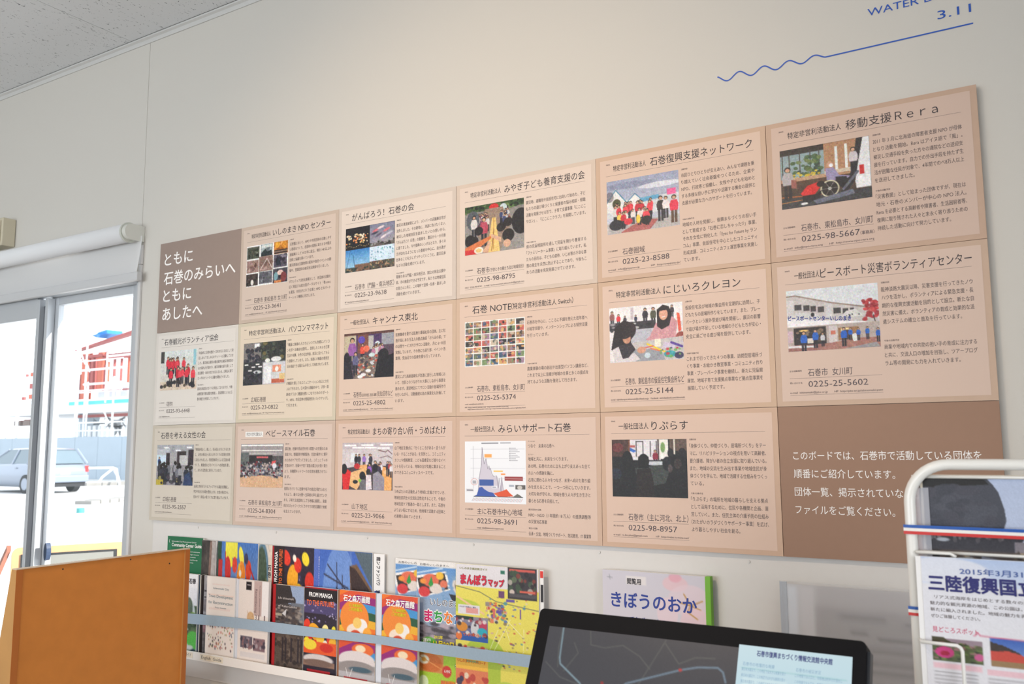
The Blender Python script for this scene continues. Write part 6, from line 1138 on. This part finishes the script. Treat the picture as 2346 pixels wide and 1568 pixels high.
# kerbs
KB = mat('kerb_concrete', (140, 138, 134), .9, noise=.1, nscale=5)
def kerb(a, b, n, hh, w, lab):
    t_ = thing('kerb', lab, 'kerb', (a[0], a[1], -.02)); a = Vector(a+(0,)); b = Vector(b+(0,)); d = (b-a)/n; ang = math.atan2(d.y, d.x)
    for k in range(n):
        bm = NB(); box(bm, 0.01, d.length-.02, -w/2, w/2, 0, hh*(.9+.2*rnd.random()), .01, Matrix.Translation(a+d*k+Vector((0, 0, -.02)))@Matrix.Rotation(ang+rnd.uniform(-.02, .02), 4, 'Z')); obj('kerb_stone', bm, KB, t_)
kerb((-30.4, 16.6), (-28.3, 20.6), 8, .14, .25, 'concrete kerb on the far side of the road')
kerb((-18.45, 11.55), (-19.2, 13.9), 7, .1, .5, 'broken kerb edge in the middle of the forecourt')
tb_ = thing('marker_post', 'short teal and white marker post at the end of the broken kerb', 'post', (-15.69, 9.76, -.02))
bm = NB(); tube(bm, [(-15.69, 9.76, -.02), (-15.69, 9.76, .085)], .10, 14); obj('base', bm, mat('teal_rubber', (70, 150, 150), .6), tb_)
bm = NB(); tube(bm, [(-15.60, 9.83, -.02), (-15.60, 9.83, .12)], .055, 12); obj('cap', bm, PIPE, tb_)
# car
car = thing('car', 'silver hatchback parked on the road outside the glass door', 'car', (-25.5, 14.91, -.02))
fwd = Vector((-1, 0.02, 0)).normalized(); lft = Vector((-fwd.y, fwd.x, 0))
CT = Matrix((( fwd.x, lft.x, 0, -25.5), (fwd.y, lft.y, 0, 14.91), (0, 0, 1, -.02), (0, 0, 0, 1)))
PAINT = mat('silver_car_paint', (128, 138, 154), .3, .35, coat=.6); CGL = mat('car_glass', (96, 112, 122), .08); TYRE = mat('tyre_black', (36, 36, 40), .8)
def cobj(name, bm, m, parent=car, smooth=False, label=None):
    bmesh.ops.transform(bm, matrix=CT, verts=bm.verts[:]); bmesh.ops.recalc_face_normals(bm, faces=bm.faces[:]); return obj(name, bm, m, parent, label, smooth)
st = [(-.80, .40, .70, .70), (-.76, .30, .90, .78), (-.40, .24, .95, .82), (.6, .20, .95, .84), (1.8, .20, .93, .84), (2.4, .22, .92, .82), (3.0, .24, .82, .78), (3.32, .30, .68, .68), (3.40, .38, .58, .58)]
bm = NB(); rings = []
for x, zb, zt, hw in st:
    sec = [(-hw*.92, zb), (-hw, zb+.12), (-hw, (zb+zt)/2+.05), (-hw*.97, zt-.06), (-hw*.93, zt), (hw*.93, zt), (hw*.97, zt-.06), (hw, (zb+zt)/2+.05), (hw, zb+.12), (hw*.92, zb)]
    rings.append([bm.verts.new((x, y, z)) for y, z in sec])
for i in range(len(rings)-1):
    for k in range(10): bm.faces.new((rings[i][k], rings[i][(k+1) % 10], rings[i+1][(k+1) % 10], rings[i+1][k]))
bm.faces.new(rings[0]); bm.faces.new(rings[-1][::-1]); cobj('body', bm, PAINT, smooth=True)
# greenhouse: glass block, roof and pillars
B0 = [(-.72, .76), (2.42, .76)]; T0 = [(-.36, .60), (1.45, .60)]; zb, zt = .94, 1.40
bm = NB(); lo = [bm.verts.new(p) for p in ((-.72, -.765, zb), (2.42, -.765, zb), (2.42, .765, zb), (-.72, .765, zb))]; hi = [bm.verts.new(p) for p in ((-.38, -.60, zt), (1.45, -.60, zt), (1.45, .60, zt), (-.38, .60, zt))]
bm.faces.new(lo[::-1]); bm.faces.new(hi); [bm.faces.new((lo[i], lo[(i+1) % 4], hi[(i+1) % 4], hi[i])) for i in range(4)]; cobj('windows', bm, CGL)
bm = NB(); rr = []
for x, z, hw in ((-.42, 1.385, .55), (-.30, 1.42, .60), (.5, 1.45, .62), (1.3, 1.43, .61), (1.52, 1.385, .57)): rr.append([bm.verts.new((x, y*hw, z+dz)) for y, dz in ((-1, -.035), (-.92, 0), (0, .012), (.92, 0), (1, -.035))])
for i in range(4):
    for k in range(4): bm.faces.new((rr[i][k], rr[i][k+1], rr[i+1][k+1], rr[i+1][k]))
cobj('roof', bm, PAINT, smooth=True)
for s in (-1, 1):
    for a, b, w in (((-.735, s*.76, .93), (-.38, s*.605, 1.40), .05), ((2.44, s*.76, .93), (1.47, s*.605, 1.40), .035), ((.95, s*.775, .93), (.85, s*.61, 1.40), .035), ((.02, s*.78, .93), (.10, s*.61, 1.40), .035)):
        bm = NB(); tube(bm, [a, b], w, 6); cobj('pillar', bm, PAINT)
    for xa, m_ in ((0, 1), (2.48, 1)):
        bm = NB(); tube(bm, [(xa, s*.66, .30), (xa, s*.86, .30)], .30, 24); wh = cobj('wheel', bm, TYRE)
        bm = NB(); tube(bm, [(xa, s*.84, .30), (xa, s*.868, .30)], .19, 20); cobj('hubcap', bm, PAINT, wh)
    bm = NB(); box(bm, -.80, -.72, s*.74-.06, s*.74+.06, .66, .86, .01); cobj('tail_lamp', bm, mat('tail_lamp_red', (190, 40, 40), .3))
    bm = NB(); box(bm, .55, .70, s*.845-.01, s*.845+.01, .80, .83); cobj('door_handle', bm, PAINT)
bm = NB(); box(bm, -.90, -.74, -.76, .76, .34, .56, .03); cobj('rear_bumper', bm, PAINT)
bm = NB(); box(bm, -.80, -.45, -.70, .70, .20, .34); cobj('underside', bm, TYRE)
bm = NB(); box(bm, -.812, -.80, -.16, .16, .60, .74); cobj('number_plate', bm, DECKW)

bpy.data.objects.remove(_o)
